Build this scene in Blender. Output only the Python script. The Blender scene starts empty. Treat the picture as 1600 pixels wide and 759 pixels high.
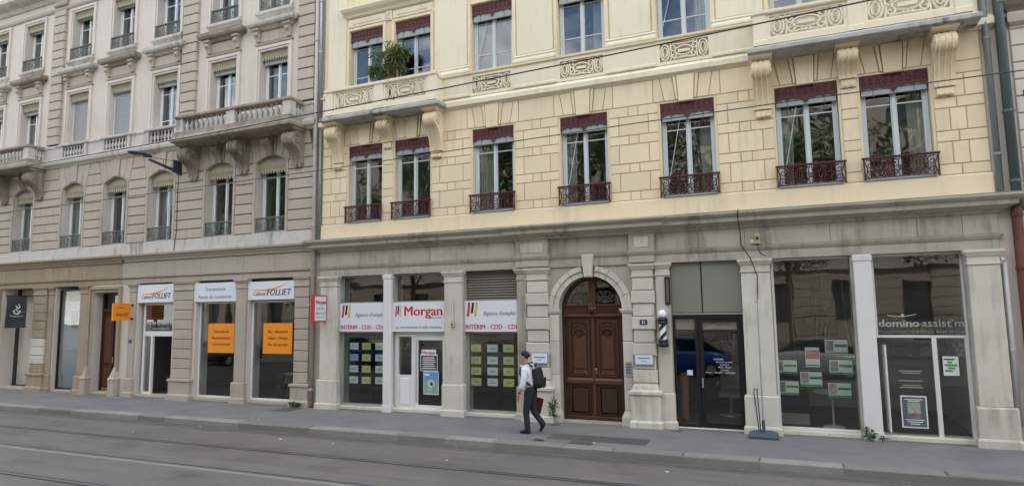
import bpy, bmesh, math, random
from mathutils import Matrix, Vector
R = math.radians
rnd = random.Random(7)
SC = bpy.context.scene
COL = SC.collection

# ---------------------------------------------------------------- camera
cam = bpy.data.cameras.new('camera')
cam.sensor_fit = 'HORIZONTAL'; cam.sensor_width = 36.0
cam.lens = 983.47 / 1600 * 36.0
cam.clip_start = 0.05; cam.clip_end = 800
camo = bpy.data.objects.new('camera', cam); COL.objects.link(camo)
ya, pi_, ro = R(22.826), R(6.102), R(-0.803)
fw = Vector((-math.sin(ya)*math.cos(pi_), math.cos(ya)*math.cos(pi_), math.sin(pi_)))
rt = Vector((math.cos(ya), math.sin(ya), 0)); up = rt.cross(fw)
r2 = rt*math.cos(ro) + up*math.sin(ro); u2 = up*math.cos(ro) - rt*math.sin(ro)
camo.matrix_world = Matrix(((r2.x, u2.x, -fw.x, 0), (r2.y, u2.y, -fw.y, -14.607), (r2.z, u2.z, -fw.z, 2.65), (0, 0, 0, 1)))
SC.camera = camo

# ---------------------------------------------------------------- sky, sun, exposure
SUN_EL, SUN_AZ = 50, 22            # azimuth measured from +Y towards +X
world = bpy.data.worlds.new('World'); SC.world = world; world.use_nodes = True
nt = world.node_tree; nt.nodes.clear()
N = nt.nodes.new
wout = N('ShaderNodeOutputWorld'); bg = N('ShaderNodeBackground'); sky = N('ShaderNodeTexSky')
sky.sky_type = 'NISHITA'; sky.sun_disc = False
sky.sun_elevation = R(SUN_EL); sky.sun_rotation = R(SUN_AZ)
sky.air_density = 1.0; sky.dust_density = 1.2; sky.ozone_density = 1.0
tc = N('ShaderNodeTexCoord'); mp = N('ShaderNodeMapping'); mp.inputs['Scale'].default_value = (1.3, 1.3, 2.6)
cn = N('ShaderNodeTexNoise'); cn.inputs['Scale'].default_value = 2.4; cn.inputs['Detail'].default_value = 7; cn.inputs['Roughness'].default_value = .56
cr = N('ShaderNodeValToRGB'); cr.color_ramp.elements[0].position = .40; cr.color_ramp.elements[1].position = .66
mx = N('ShaderNodeMix'); mx.data_type = 'RGBA'
mx.inputs[7].default_value = (11, 10.8, 10.5, 1)
nt.links.new(tc.outputs['Generated'], mp.inputs['Vector']); nt.links.new(mp.outputs['Vector'], cn.inputs['Vector'])
nt.links.new(cn.outputs['Fac'], cr.inputs['Fac']); nt.links.new(cr.outputs['Color'], mx.inputs[0])
nt.links.new(sky.outputs['Color'], mx.inputs[6]); nt.links.new(mx.outputs[2], bg.inputs['Color'])
bg.inputs['Strength'].default_value = 0.15
nt.links.new(bg.outputs['Background'], wout.inputs['Surface'])
sl = bpy.data.lights.new('sun', 'SUN'); sl.energy = 2.0; sl.angle = R(.53); sl.color = (1.0, .95, .88)
so = bpy.data.objects.new('sun', sl); COL.objects.link(so)
sd = Vector((math.sin(R(SUN_AZ))*math.cos(R(SUN_EL)), math.cos(R(SUN_AZ))*math.cos(R(SUN_EL)), math.sin(R(SUN_EL))))
so.rotation_euler = sd.to_track_quat('Z', 'Y').to_euler(); so.location = sd*60
vs = SC.view_settings
vs.view_transform = 'Standard'; vs.look = 'None'; vs.gamma = 1; vs.use_curve_mapping = False
vs.exposure = 1.38
SC.render.engine = 'CYCLES'
cy = SC.cycles
cy.use_denoising = True; cy.max_bounces = 7; cy.diffuse_bounces = 3; cy.glossy_bounces = 3
cy.transmission_bounces = 4; cy.transparent_max_bounces = 10
cy.caustics_reflective = False; cy.caustics_refractive = False; cy.sample_clamp_indirect = 6

# ---------------------------------------------------------------- materials
MATS = {}
def M(name, col, rough=.85, var=.12, scale=3.0, bump=.25, fine=60.0, streak=0.0, scol=None, rv=.06, metal=0.0, spec=.4, patch=0.0, pcol=None, pscale=1.2, svec=(3.2, 3.2, .35)):
    """painted / stone / metal surface: broad mottling, fine relief, vertical run-off stains, patches, a tint per piece"""
    m = bpy.data.materials.new(name); m.use_nodes = True
    t = m.node_tree; n = t.nodes; L = t.links.new
    b = n['Principled BSDF']
    b.inputs['Roughness'].default_value = rough; b.inputs['Metallic'].default_value = metal
    b.inputs['Specular IOR Level'].default_value = spec
    g = n.new('ShaderNodeNewGeometry')
    def noise(sc, det, vec=(1, 1, 1), ro=.55):
        mp = n.new('ShaderNodeMapping'); mp.inputs['Scale'].default_value = vec
        L(g.outputs['Position'], mp.inputs['Vector'])
        z = n.new('ShaderNodeTexNoise'); z.inputs['Scale'].default_value = sc; z.inputs['Detail'].default_value = det; z.inputs['Roughness'].default_value = ro
        L(mp.outputs['Vector'], z.inputs['Vector']); return z.outputs['Fac']
    def math_(op, a, bb):
        q = n.new('ShaderNodeMath'); q.operation = op
        for i, v in enumerate((a, bb)):
            if isinstance(v, (int, float)): q.inputs[i].default_value = v
            else: L(v, q.inputs[i])
        return q.outputs[0]
    oi = n.new('ShaderNodeObjectInfo')
    f = math_('ADD', math_('MULTIPLY', math_('SUBTRACT', noise(scale, 5), .5), 2*var), 1.0)
    f = math_('ADD', f, math_('MULTIPLY', math_('SUBTRACT', noise(fine, 2), .5), var*1.2))
    if rv: f = math_('MULTIPLY', f, math_('ADD', math_('MULTIPLY', math_('SUBTRACT', oi.outputs['Random'], .5), 2*rv), 1.0))
    mul = n.new('ShaderNodeMix'); mul.data_type = 'RGBA'; mul.blend_type = 'MULTIPLY'; mul.inputs[0].default_value = 1
    mul.inputs[6].default_value = (*col, 1); L(f, mul.inputs[7])
    out = mul.outputs[2]
    def over(out, fac, c):
        q = n.new('ShaderNodeMix'); q.data_type = 'RGBA'; L(fac, q.inputs[0]); L(out, q.inputs[6]); q.inputs[7].default_value = (*c, 1); return q.outputs[2]
    def ramp(fac, lo, hi, mxv):
        q = n.new('ShaderNodeMapRange'); q.inputs[1].default_value = lo; q.inputs[2].default_value = hi; q.inputs[4].default_value = mxv
        L(fac, q.inputs[0]); return q.outputs[0]
    if patch: out = over(out, ramp(noise(pscale, 6, (1, 1, 1.3), .65), .5, .68, patch), pcol or tuple(c*.55 for c in col))
    if streak: out = over(out, ramp(math_('MULTIPLY', noise(2.2, 4, svec), noise(.9, 4)), .26, .42, streak), scol or tuple(c*.42 for c in col))
    L(out, b.inputs['Base Color'])
    if bump:
        bp = n.new('ShaderNodeBump'); bp.inputs['Strength'].default_value = bump; bp.inputs['Distance'].default_value = .01
        L(noise(fine*.6, 5, (1, 1, 1), .65), bp.inputs['Height']); L(bp.outputs['Normal'], b.inputs['Normal'])
    MATS[name] = m; return m

def glass(name, tint=(.82, .86, .84), f0=.09, wav=.012):
    m = bpy.data.materials.new(name); m.use_nodes = True
    t = m.node_tree; n = t.nodes; L = t.links.new; n.clear()
    o = n.new('ShaderNodeOutputMaterial'); mixs = n.new('ShaderNodeMixShader'); tr = n.new('ShaderNodeBsdfTransparent'); gl = n.new('ShaderNodeBsdfGlossy')
    tr.inputs['Color'].default_value = (*tint, 1); gl.inputs['Roughness'].default_value = .015
    lw = n.new('ShaderNodeLayerWeight'); lw.inputs['Blend'].default_value = .5      # facing term, the same on both faces of the pane
    pw = n.new('ShaderNodeMath'); pw.operation = 'POWER'; pw.inputs[1].default_value = 4.0; L(lw.outputs['Facing'], pw.inputs[0])
    fr = n.new('ShaderNodeMapRange'); fr.inputs[3].default_value = f0; fr.inputs[4].default_value = 1.0; L(pw.outputs[0], fr.inputs[0])
    g = n.new('ShaderNodeNewGeometry'); z = n.new('ShaderNodeTexNoise'); z.inputs['Scale'].default_value = 1.3; z.inputs['Detail'].default_value = 1
    oi = n.new('ShaderNodeObjectInfo'); va = n.new('ShaderNodeVectorMath'); va.operation = 'ADD'
    L(g.outputs['Position'], va.inputs[0]); L(oi.outputs['Random'], va.inputs[1]); L(va.outputs[0], z.inputs['Vector'])
    bp = n.new('ShaderNodeBump'); bp.inputs['Strength'].default_value = wav*10; bp.inputs['Distance'].default_value = .06; L(z.outputs['Fac'], bp.inputs['Height'])
    L(bp.outputs['Normal'], gl.inputs['Normal'])
    L(fr.outputs[0], mixs.inputs[0]); L(tr.outputs[0], mixs.inputs[1]); L(gl.outputs[0], mixs.inputs[2]); L(mixs.outputs[0], o.inputs['Surface'])
    MATS[name] = m; return m

# facades
YEL = M('yellow_plaster', (.75, .63, .43), .9, .07, 1.4, .22, streak=.34, scol=(.46, .38, .26), rv=.055)
CRM = M('cream_plaster', (.77, .685, .52), .9, .06, 1.2, .2, streak=.34, scol=(.48, .43, .35), rv=.035)
GRY = M('grey_limestone', (.44, .41, .34), .88, .16, 1.6, .35, streak=.7, scol=(.17, .155, .12), rv=.09, patch=.5, pcol=(.29, .265, .215), pscale=.9)
PIER = M('pale_limestone', (.55, .525, .455), .85, .15, 2.2, .3, streak=.6, scol=(.30, .275, .225), rv=.08)
BAL = M('weathered_slab', (.42, .405, .38), .9, .2, 4, .4, streak=.95, scol=(.07, .07, .06), rv=.04, patch=.5, pcol=(.2, .19, .165), pscale=3)
PINK = M('rose_limestone', (.455, .39, .32), .9, .12, 1.8, .3, streak=.4, scol=(.27, .22, .19), rv=.06)
PINKW = M('pale_rose_render', (.62, .555, .485), .9, .06, 1.2, .2, streak=.25, scol=(.33, .28, .25), rv=.04)
LIME = M('weathered_white_stone', (.55, .52, .47), .9, .12, 2.6, .35, streak=.7, scol=(.17, .15, .125), rv=.05, patch=.3, pcol=(.34, .31, .27), pscale=2)
OLD = M('stained_old_stone', (.31, .265, .215), .92, .16, 2.4, .4, streak=.7, scol=(.10, .085, .065), rv=.06, patch=.6, pcol=(.17, .14, .105), pscale=2.2)
BROWN = M('ochre_ground_stone', (.35, .275, .195), .9, .13, 1.8, .35, streak=.45, scol=(.19, .15, .105), rv=.06, patch=.4, pcol=(.26, .2, .135), pscale=1.6)
SAND = M('sand_ground_stone', (.41, .36, .295), .9, .1, 2, .3, streak=.3, scol=(.25, .21, .165), rv=.05)
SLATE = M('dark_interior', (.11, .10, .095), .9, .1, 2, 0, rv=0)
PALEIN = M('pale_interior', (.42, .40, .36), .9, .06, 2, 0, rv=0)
WOODF = M('interior_floor', (.12, .085, .06), .5, .2, 5, 0, rv=0)
# joinery and metal
WHT = M('white_joinery', (.74, .75, .74), .45, .03, 4, .04, rv=.03)
BLUEW = M('blue_grey_joinery', (.56, .61, .62), .5, .04, 4, .05, rv=.03, streak=.2, scol=(.4, .43, .42))
WPIL = M('white_pilaster_paint', (.66, .655, .64), .55, .04, 2, .06, rv=.02, streak=.25, scol=(.5, .48, .45))
MAR = M('maroon_metal', (.075, .017, .019), .55, .3, 30, .3, 90, rv=.08)
MARL = M('maroon_metal_relief', (.14, .034, .034), .5, .25, 20, .1, rv=.05)
OLIV = M('olive_cream_metal', (.37, .33, .225), .6, .22, 18, .2, rv=.06, streak=.3, scol=(.3, .27, .16))
IRON = M('verdigris_iron', (.15, .165, .14), .6, .4, 14, .3, rv=.05, metal=.2)
BLIND = M('blind_fabric', (.34, .375, .37), .8, .05, 6, .1, rv=.04)
SHUT = M('shutter_metal', (.38, .38, .38), .5, .05, 3, .05, rv=.02)
ZINC = M('zinc', (.34, .37, .39), .45, .15, 5, .1, metal=.5, rv=.05)
DZINC = M('dark_zinc', (.10, .125, .13), .5, .2, 5, .1, metal=.3, rv=.05)
RUST = M('rust_iron', (.105, .035, .025), .75, .4, 9, .3, rv=.05)
BEIGEP = M('beige_pipe_paint', (.44, .385, .34), .6, .08, 4, .1, rv=.03)
BLACK = M('black_metal', (.012, .012, .014), .35, .1, 8, .05, rv=.02)
DOORW = M('door_oak', (.095, .036, .018), .42, .35, 5, .15, 45, rv=.10)
DOORD = M('door_oak_dark', (.05, .020, .012), .45, .35, 5, .15, 45, rv=.08)
BRASS = M('brass', (.55, .36, .10), .3, .1, 10, .05, metal=.9, rv=0)
CURT = M('curtain_fabric', (.36, .345, .30), .9, .08, 4, .1, rv=.1)
# prints
SIGNW = M('sign_white', (.68, .70, .74), .4, .02, 2, 0, rv=0)
JOINTY = M('ochre_joint', (.48, .375, .235), .95, .15, 6, .2, rv=0)
JOINTP = M('sooty_joint', (.13, .105, .085), .95, .2, 6, .2, rv=0)
RED = M('sign_red', (.50, .03, .035), .45, .03, 2, 0, rv=0)
NAVY = M('sign_navy', (.012, .015, .03), .45, .03, 2, 0, rv=0)
GOLD = M('sign_gold', (.62, .42, .10), .45, .03, 2, 0, rv=0)
GREYT = M('sign_grey', (.14, .15, .18), .5, .03, 2, 0, rv=0)
ORNG = M('sign_orange', (.85, .27, .012), .45, .03, 2, 0, rv=0)
WTXT = M('white_lettering', (.75, .77, .77), .5, .02, 2, 0, rv=0)
PAPW = M('paper_white', (.66, .72, .74), .7, .04, 5, 0, rv=.05)
PAPY = M('paper_yellow', (.60, .62, .22), .7, .04, 5, 0, rv=.06)
PAPB = M('paper_blue', (.34, .46, .70), .7, .04, 5, 0, rv=.05)
GREEN = M('print_green', (.07, .24, .06), .5, .05, 5, 0, rv=.05)
SKINTONE = M('photo_tones', (.30, .26, .24), .5, .9, 12, 0, rv=.5, patch=.8, pcol=(.08, .09, .13), pscale=9)
GLASS = glass('window_glass', (.90, .93, .92), .085); SHOPG = glass('shop_glass', (.90, .92, .91), .06, .004)

# ---------------------------------------------------------------- mesh helpers
class MB:
    def __init__(s): s.v = []; s.f = []
    def add(s, vs, fs):
        o = len(s.v); s.v += [tuple(p) for p in vs]; s.f += [tuple(i+o for i in f) for f in fs]; return s
    def box(s, x0, x1, y0, y1, z0, z1):
        return s.add([(x0,y0,z0),(x1,y0,z0),(x1,y1,z0),(x0,y1,z0),(x0,y0,z1),(x1,y0,z1),(x1,y1,z1),(x0,y1,z1)],
                     [(0,3,2,1),(4,5,6,7),(0,1,5,4),(1,2,6,5),(2,3,7,6),(3,0,4,7)])
    def cbox(s, x0, x1, y0, y1, z0, z1, c=.012):
        """block whose front (y0) edges are chamfered"""
        v = [(x0,y1,z0),(x1,y1,z0),(x1,y1,z1),(x0,y1,z1),(x0,y0+c,z0),(x1,y0+c,z0),(x1,y0+c,z1),(x0,y0+c,z1),
             (x0+c,y0,z0+c),(x1-c,y0,z0+c),(x1-c,y0,z1-c),(x0+c,y0,z1-c)]
        return s.add(v, [(0,3,2,1),(8,9,10,11)]+[(i,(i+1)%4,4+(i+1)%4,4+i) for i in range(4)]+[(4+i,4+(i+1)%4,8+(i+1)%4,8+i) for i in range(4)])
    def loft(s, x0, x1, yf, yb, lv):
        """stack of rectangles against a wall: levels (out, z); front at yf-out, back at yb"""
        v = []
        for o, z in lv: v += [(x0-o,yb,z),(x0-o,yf-o,z),(x1+o,yf-o,z),(x1+o,yb,z)]
        f = [(0,3,2,1)]
        for k in range(len(lv)-1):
            a = 4*k; f += [(a+i, a+(i+1)%4, a+4+(i+1)%4, a+4+i) for i in range(4)]
        a = 4*(len(lv)-1); f.append((a,a+1,a+2,a+3)); return s.add(v, f)
    def prism(s, poly, y0, y1, c=0):
        """polygon in XZ extruded from y0 (front) to y1; c shrinks the front"""
        n = len(poly); v = [(x,y1,z) for x,z in poly]
        if c:
            cx = sum(p[0] for p in poly)/n; cz = sum(p[1] for p in poly)/n
            v += [(x,y0+c,z) for x,z in poly]
            for x, z in poly:
                d = math.hypot(x-cx, z-cz) or 1; k = max(0, 1-c*1.3/d); v.append((cx+(x-cx)*k, y0, cz+(z-cz)*k))
            f = [tuple(range(n-1,-1,-1)), tuple(range(2*n,3*n))]
            f += [(i,(i+1)%n,n+(i+1)%n,n+i) for i in range(n)]+[(n+i,n+(i+1)%n,2*n+(i+1)%n,2*n+i) for i in range(n)]
        else:
            v += [(x,y0,z) for x,z in poly]
            f = [tuple(range(n-1,-1,-1)), tuple(range(n,2*n))]+[(i,(i+1)%n,n+(i+1)%n,n+i) for i in range(n)]
        return s.add(v, f)
    def prof(s, poly, x0, x1):
        """polygon in YZ extruded along X"""
        n = len(poly)
        return s.add([(x0,y,z) for y,z in poly]+[(x1,y,z) for y,z in poly],
                     [tuple(range(n-1,-1,-1)), tuple(range(n,2*n))]+[(i,(i+1)%n,n+(i+1)%n,n+i) for i in range(n)])
    def lathe(s, cx, cy, pr, n=12):
        v = []; f = []
        for r, z in pr: v += [(cx+r*math.cos(2*math.pi*i/n), cy+r*math.sin(2*math.pi*i/n), z) for i in range(n)]
        for k in range(len(pr)-1): f += [(k*n+i, k*n+(i+1)%n, (k+1)*n+(i+1)%n, (k+1)*n+i) for i in range(n)]
        f += [tuple(range(n-1,-1,-1)), tuple(range((len(pr)-1)*n, len(pr)*n))]
        return s.add(v, f)
    def tube(s, pts, r, n=5, closed=False):
        pts = [Vector(p) for p in pts]; m = len(pts); rr = r if isinstance(r, (list, tuple)) else [r]*m
        v = []; f = []; ref = None
        for i, p in enumerate(pts):
            a = pts[i-1] if (i or closed) else p; b = pts[(i+1) % m] if (i < m-1 or closed) else p
            d = (b-a); d = d.normalized() if d.length > 1e-9 else Vector((0,0,1))
            if ref is None: ref = Vector((0,0,1)) if abs(d.z) < .9 else Vector((0,1,0))
            u = d.cross(ref)
            if u.length < 1e-4: u = d.cross(Vector((1,.3,.2)))
            u.normalize(); w = u.cross(d).normalized(); ref = w
            v += [p+(u*math.cos(2*math.pi*k/n)+w*math.sin(2*math.pi*k/n))*rr[i] for k in range(n)]
        for i in range(m if closed else m-1):
            j = (i+1) % m; f += [(i*n+k, i*n+(k+1)%n, j*n+(k+1)%n, j*n+k) for k in range(n)]
        if not closed: f += [tuple(range(n-1,-1,-1)), tuple(range((m-1)*n, m*n))]
        return s.add(v, f)
    def ball(s, c, r, n=10, m=7, sc=(1,1,1)):
        v = []; f = []
        for j in range(m+1):
            a = math.pi*j/m
            for i in range(n): v.append((c[0]+r*sc[0]*math.sin(a)*math.cos(2*math.pi*i/n), c[1]+r*sc[1]*math.sin(a)*math.sin(2*math.pi*i/n), c[2]+r*sc[2]*math.cos(a)))
        for j in range(m): f += [(j*n+i, (j+1)*n+i, (j+1)*n+(i+1)%n, j*n+(i+1)%n) for i in range(n)]
        return s.add(v, f)
    def mesh(s, name, off=(0,0,0), smooth=False, fix=True):
        me = bpy.data.meshes.new(name)
        me.from_pydata([(a-off[0], b-off[1], c-off[2]) for a, b, c in s.v], [], s.f)
        if fix:
            bm = bmesh.new(); bm.from_mesh(me)
            if smooth: bmesh.ops.remove_doubles(bm, verts=bm.verts, dist=1e-5)
            bmesh.ops.recalc_face_normals(bm, faces=bm.faces); bm.to_mesh(me); bm.free()
        if smooth: me.polygons.foreach_set('use_smooth', [True]*len(me.polygons))
        return me
    def build(s, name, mat, parent=None, smooth=False, fix=True):
        return put(name, s.mesh(name, worg(parent), smooth, fix), mat, parent)

WORG = {}
def worg(o): return WORG.get(o.name, (0,0,0)) if o else (0,0,0)
def put(name, me, mat, parent=None, loc=None):
    """link a mesh as one object; loc is a world position when the mesh was made round the origin"""
    if mat and not me.materials: me.materials.append(mat)
    o = bpy.data.objects.new(name, me); COL.objects.link(o)
    w = worg(parent)
    if parent: o.parent = parent
    if loc: o.location = (loc[0]-w[0], loc[1]-w[1], loc[2]-w[2]); WORG[o.name] = tuple(loc)
    else: WORG[o.name] = w
    return o
def tag(o, label, cat, group=None):
    o['label'] = label; o['category'] = cat
    if group: o['group'] = group
    return o
def thing(name, label, cat, loc, group=None):
    o = bpy.data.objects.new(name, None); COL.objects.link(o); o.location = loc; o.empty_display_size = .2
    WORG[o.name] = tuple(loc); return tag(o, label, cat, group)
def struct(o): o['kind'] = 'structure'; return o
def stuff(o): o['kind'] = 'stuff'; return o
def box(name, mat, parent, *b): return MB().box(*b).build(name, mat, parent)

def text(parent, s, x, y, z, size, mat, width=None, shear=0, bold=0, align='CENTER', face='-Y', name='lettering'):
    """raised flat lettering; x (or y when the face looks along +X) is the anchor, z the baseline"""
    cu = bpy.data.curves.new('t', 'FONT'); cu.body = s; cu.size = size; cu.shear = shear; cu.align_x = align; cu.extrude = .002; cu.resolution_u = 2
    to = bpy.data.objects.new('t', cu); me = bpy.data.meshes.new_from_object(to)
    bpy.data.objects.remove(to); bpy.data.curves.remove(cu)
    k = 1.0
    if width and len(me.vertices):
        xs = [v.co.x for v in me.vertices]; k = width/max(1e-6, max(xs)-min(xs))
    w = worg(parent)
    for v in me.vertices:
        px, pz, py = v.co.x*k, v.co.y, v.co.z
        if face == '-Y': v.co = (x+px-w[0], y-py-w[1], z+pz-w[2])
        else: v.co = (x+py-w[0], y+px-w[1], z+pz-w[2])
    if bold:                                  # heavier strokes: the outline repeated to both sides
        bm = bmesh.new(); bm.from_mesh(me)
        for dx, dd in ((-bold, .0004), (bold, .0008)):
            r_ = bmesh.ops.duplicate(bm, geom=list(bm.verts[:len(me.vertices)])+list(bm.edges[:len(me.edges)])+list(bm.faces[:len(me.polygons)])) if not bm.verts.ensure_lookup_table() and not bm.edges.ensure_lookup_table() and not bm.faces.ensure_lookup_table() else None
            bmesh.ops.translate(bm, verts=[g for g in r_['geom'] if isinstance(g, bmesh.types.BMVert)], vec=(dx, -dd, 0) if face == '-Y' else (dd, dx, 0))
        bm.to_mesh(me); bm.free()
    me.materials.clear()
    return put(name, me, mat, parent)

def wall_grid(xs, zs, solid, y0, y1):
    """one closed wall mesh with rectangular openings; solid(xmid, zmid) tells which cells are wall"""
    xs = sorted(set(round(x, 4) for x in xs)); zs = sorted(set(round(z, 4) for z in zs))
    nx, nz = len(xs)-1, len(zs)-1
    S = [[solid((xs[i]+xs[i+1])/2, (zs[j]+zs[j+1])/2) for j in range(nz)] for i in range(nx)]
    b = MB(); idx = {}
    def V(i, j, k):
        if (i,j,k) not in idx: idx[(i,j,k)] = len(b.v); b.v.append((xs[i], y1 if k else y0, zs[j]))
        return idx[(i,j,k)]
    at = lambda i, j: 0 <= i < nx and 0 <= j < nz and S[i][j]
    for i in range(nx):
        for j in range(nz):
            if not S[i][j]: continue
            b.f.append((V(i,j,0),V(i+1,j,0),V(i+1,j+1,0),V(i,j+1,0))); b.f.append((V(i,j,1),V(i,j+1,1),V(i+1,j+1,1),V(i+1,j,1)))
            if not at(i-1,j): b.f.append((V(i,j,0),V(i,j+1,0),V(i,j+1,1),V(i,j,1)))
            if not at(i+1,j): b.f.append((V(i+1,j,0),V(i+1,j,1),V(i+1,j+1,1),V(i+1,j+1,0)))
            if not at(i,j-1): b.f.append((V(i,j,0),V(i,j,1),V(i+1,j,1),V(i+1,j,0)))
            if not at(i,j+1): b.f.append((V(i,j+1,0),V(i+1,j+1,0),V(i+1,j+1,1),V(i,j+1,1)))
    return b
def arc(cx, cz, r, a0, a1, n):
    return [(cx+r*math.cos(R(a0+(a1-a0)*i/n)), cz+r*math.sin(R(a0+(a1-a0)*i/n))) for i in range(n+1)]
def seg_arch(x0, x1, zs, rise, n=10):
    """points of a segmental arch from (x0,zs) over the crown to (x1,zs)"""
    h = (x1-x0)/2; r = (h*h+rise*rise)/(2*rise); cx = (x0+x1)/2; cz = zs+rise-r; a = math.degrees(math.asin(h/r))
    return arc(cx, cz, r, 90+a, 90-a, n), cx, cz, r
def spiral(cx, cy, cz, r, turns, a0, sgn=1, n=14, k=.15):
    return [(cx+sgn*r*(1-(1-k)*i/n)*math.cos(a0+2*math.pi*turns*i/n), cy, cz+r*(1-(1-k)*i/n)*math.sin(a0+2*math.pi*turns*i/n)) for i in range(n+1)]

# ---------------------------------------------------------------- shared architectural pieces
def ironwork(w, h, r=.009, n=3, post=True):
    b = MB()
    x0, x1 = -w/2, w/2
    b.tube([(x0, 0, .035), (x1, 0, .035)], .012, 5); b.tube([(x0, 0, h-.07), (x1, 0, h-.07)], .010, 5)
    cw = w/n
    for i in range(n):
        a = x0+cw*i; c = a+cw/2; hh = h-.105; zc = .035+hh/2
        if i: b.tube([(a, 0, .03), (a, 0, h-.06)], .009, 4)
        q = cw*.23
        for sx in (-1, 1):
            for sz in (-1, 1):
                b.tube(spiral(c+sx*cw*.24, 0, zc+sz*hh*.25, min(q, hh*.24), 1.35, R(90 if sz > 0 else -90), sx), r, 4)
            b.tube([(c+sx*cw*.04, 0, zc-hh*.5), (c+sx*cw*.10, 0, zc-hh*.2), (c+sx*cw*.02, 0, zc), (c+sx*cw*.10, 0, zc+hh*.2), (c+sx*cw*.04, 0, zc+hh*.5)], r, 4)
            b.tube([(c+sx*cw*.46, 0, zc-hh*.45), (c+sx*cw*.36, 0, zc), (c+sx*cw*.46, 0, zc+hh*.45)], r, 4)
        b.tube([(c+cw*.11*math.cos(t*math.pi/4), 0, zc+hh*.13*math.sin(t*math.pi/4)) for t in range(8)], r, 4, True)
        b.ball((c, 0, zc), .02, 6, 4)
    return b
def handrail(w, h, ov=.03):
    b = MB()
    b.loft(-w/2-ov, w/2+ov, -.022, .022, [(0, h-.045), (.008, h-.035), (.010, h-.012), (0, h)])
    for x in (-w/2, w/2):
        b.box(x-.014, x+.014, -.014, .014, .0, h-.046); b.ball((x, 0, .015), .026, 8, 5)
    return b
IW = {}
def balconet(parent, xc, y, z, w, h, mat, n=3, ov=.03, back=None):
    key = (round(w, 2), h, mat.name, n)
    if key not in IW:
        a = handrail(w, h, ov).mesh('balconet'); a.materials.append(mat)
        c = ironwork(w, h, .010, n).mesh('scrollwork', smooth=False, fix=False); c.materials.append(mat)
        IW[key] = (a, c)
    a, c = IW[key]
    o = put('balconet', a, mat, parent, (xc, y, z))
    s = put('scrollwork', c, mat, o, (xc, y, z)); s['kind'] = 'stuff'
    if back:
        for sx in (-1, 1): box('wall_bracket', mat, o, xc+sx*w/2-.01, xc+sx*w/2+.01, y+.01, back, z+h-.06, z+h-.04)
    return o

def maroon_valance(parent, x0, x1, y, zt, h):
    """pierced metal lambrequin with a scalloped hem"""
    w = x1-x0; n = 30; P = []
    for i in range(n+1):
        u = i/n; k = abs(u-.5)*2
        d = h*(.60+.13*abs(math.sin(u*math.pi*7))+.27*max(0, 1-abs(u-.5)/.10)+.20*max(0, (k-.88)/.12))
        P.append((x0+w*u, zt-d))
    v = MB().prism([(x1, zt), (x0, zt)]+P, y, y+.012).build('valance', MAR, parent)
    b = MB()
    for i in range(9):
        c = x0+w*(i+.5)/9; zz = zt-h*.36; rr = w*.032
        b.tube([(c+rr*math.cos(t*1.047), y-.006, zz+rr*1.2*math.sin(t*1.047)) for t in range(6)], .009, 4, True)
        b.tube([(c-rr, y-.006, zt-h*.10), (c, y-.006, zt-h*.16), (c+rr, y-.006, zt-h*.10)], .007, 4)
    b.build('valance_relief', MARL, parent, fix=False)['kind'] = 'stuff'
    return v
def olive_valance(parent, x0, x1, y, zt, h, rise=0):
    w = x1-x0; n = 44; P = []
    for i in range(n+1):
        u = i/n; ph = (u*11) % 1
        P.append((x0+w*u, zt-h*(.66+.34*(1-abs(ph*2-1))**.7)))
    top = [(x1, zt), (x0, zt)] if not rise else list(reversed(seg_arch(x0, x1, zt, rise)[0]))
    v = MB().prism(top+P, y, y+.014).build('valance', OLIV, parent)
    b = MB()
    for i in range(11):
        c = x0+w*(i+.5)/11
        b.tube([(c-w/24, y-.006, zt-h*.60), (c-w/50, y-.006, zt-h*.28), (c, y-.006, zt-h*.2), (c+w/50, y-.006, zt-h*.28), (c+w/24, y-.006, zt-h*.60)], .008, 4)
    b.build('valance_relief', OLIV, parent, fix=False)['kind'] = 'stuff'
    return v

def sash(parent, x0, x1, z0, z1, y, fm, st=.055, bars=(), gm=None, name='casement'):
    """one glazed leaf: stiles, rails, glazing bars, panes"""
    d = .045; b = MB()
    b.box(x0, x0+st, y, y+d, z0, z1).box(x1-st, x1, y, y+d, z0, z1)
    zz = [z0+st*1.1]+[q for q in bars if z0 < q < z1]+[z1-st]
    b.box(x0+st, x1-st, y+.002, y+d-.002, z0, z0+st*1.1).box(x0+st, x1-st, y+.002, y+d-.002, z1-st, z1)
    for q in zz[1:-1]: b.box(x0+st, x1-st, y+.008, y+d-.008, q-.013, q+.013)
    b.build(name, fm, parent)
    for a, c in zip(zz[:-1], zz[1:]):
        box('pane', gm or GLASS, parent, x0+st-.004, x1-st+.004, y+.019, y+.025, a+(.010 if a != zz[0] else -.004), c-(.010 if c != zz[-1] else -.004))

def curtain(parent, x0, x1, y, z0, z1, mat=CURT, waves=5, taper=0):
    b = MB(); n = waves*6
    for i in range(n+1):
        u = i/n; yy = y+.035*math.sin(u*waves*2*math.pi)
        b.v += [(x0+(x1-x0)*u*(1-taper), yy, z0), (x0+(x1-x0)*u, yy, z1)]
    b.f = [(2*i, 2*i+2, 2*i+3, 2*i+1) for i in range(n)]
    return b.build('curtain', mat, parent, True)

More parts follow.
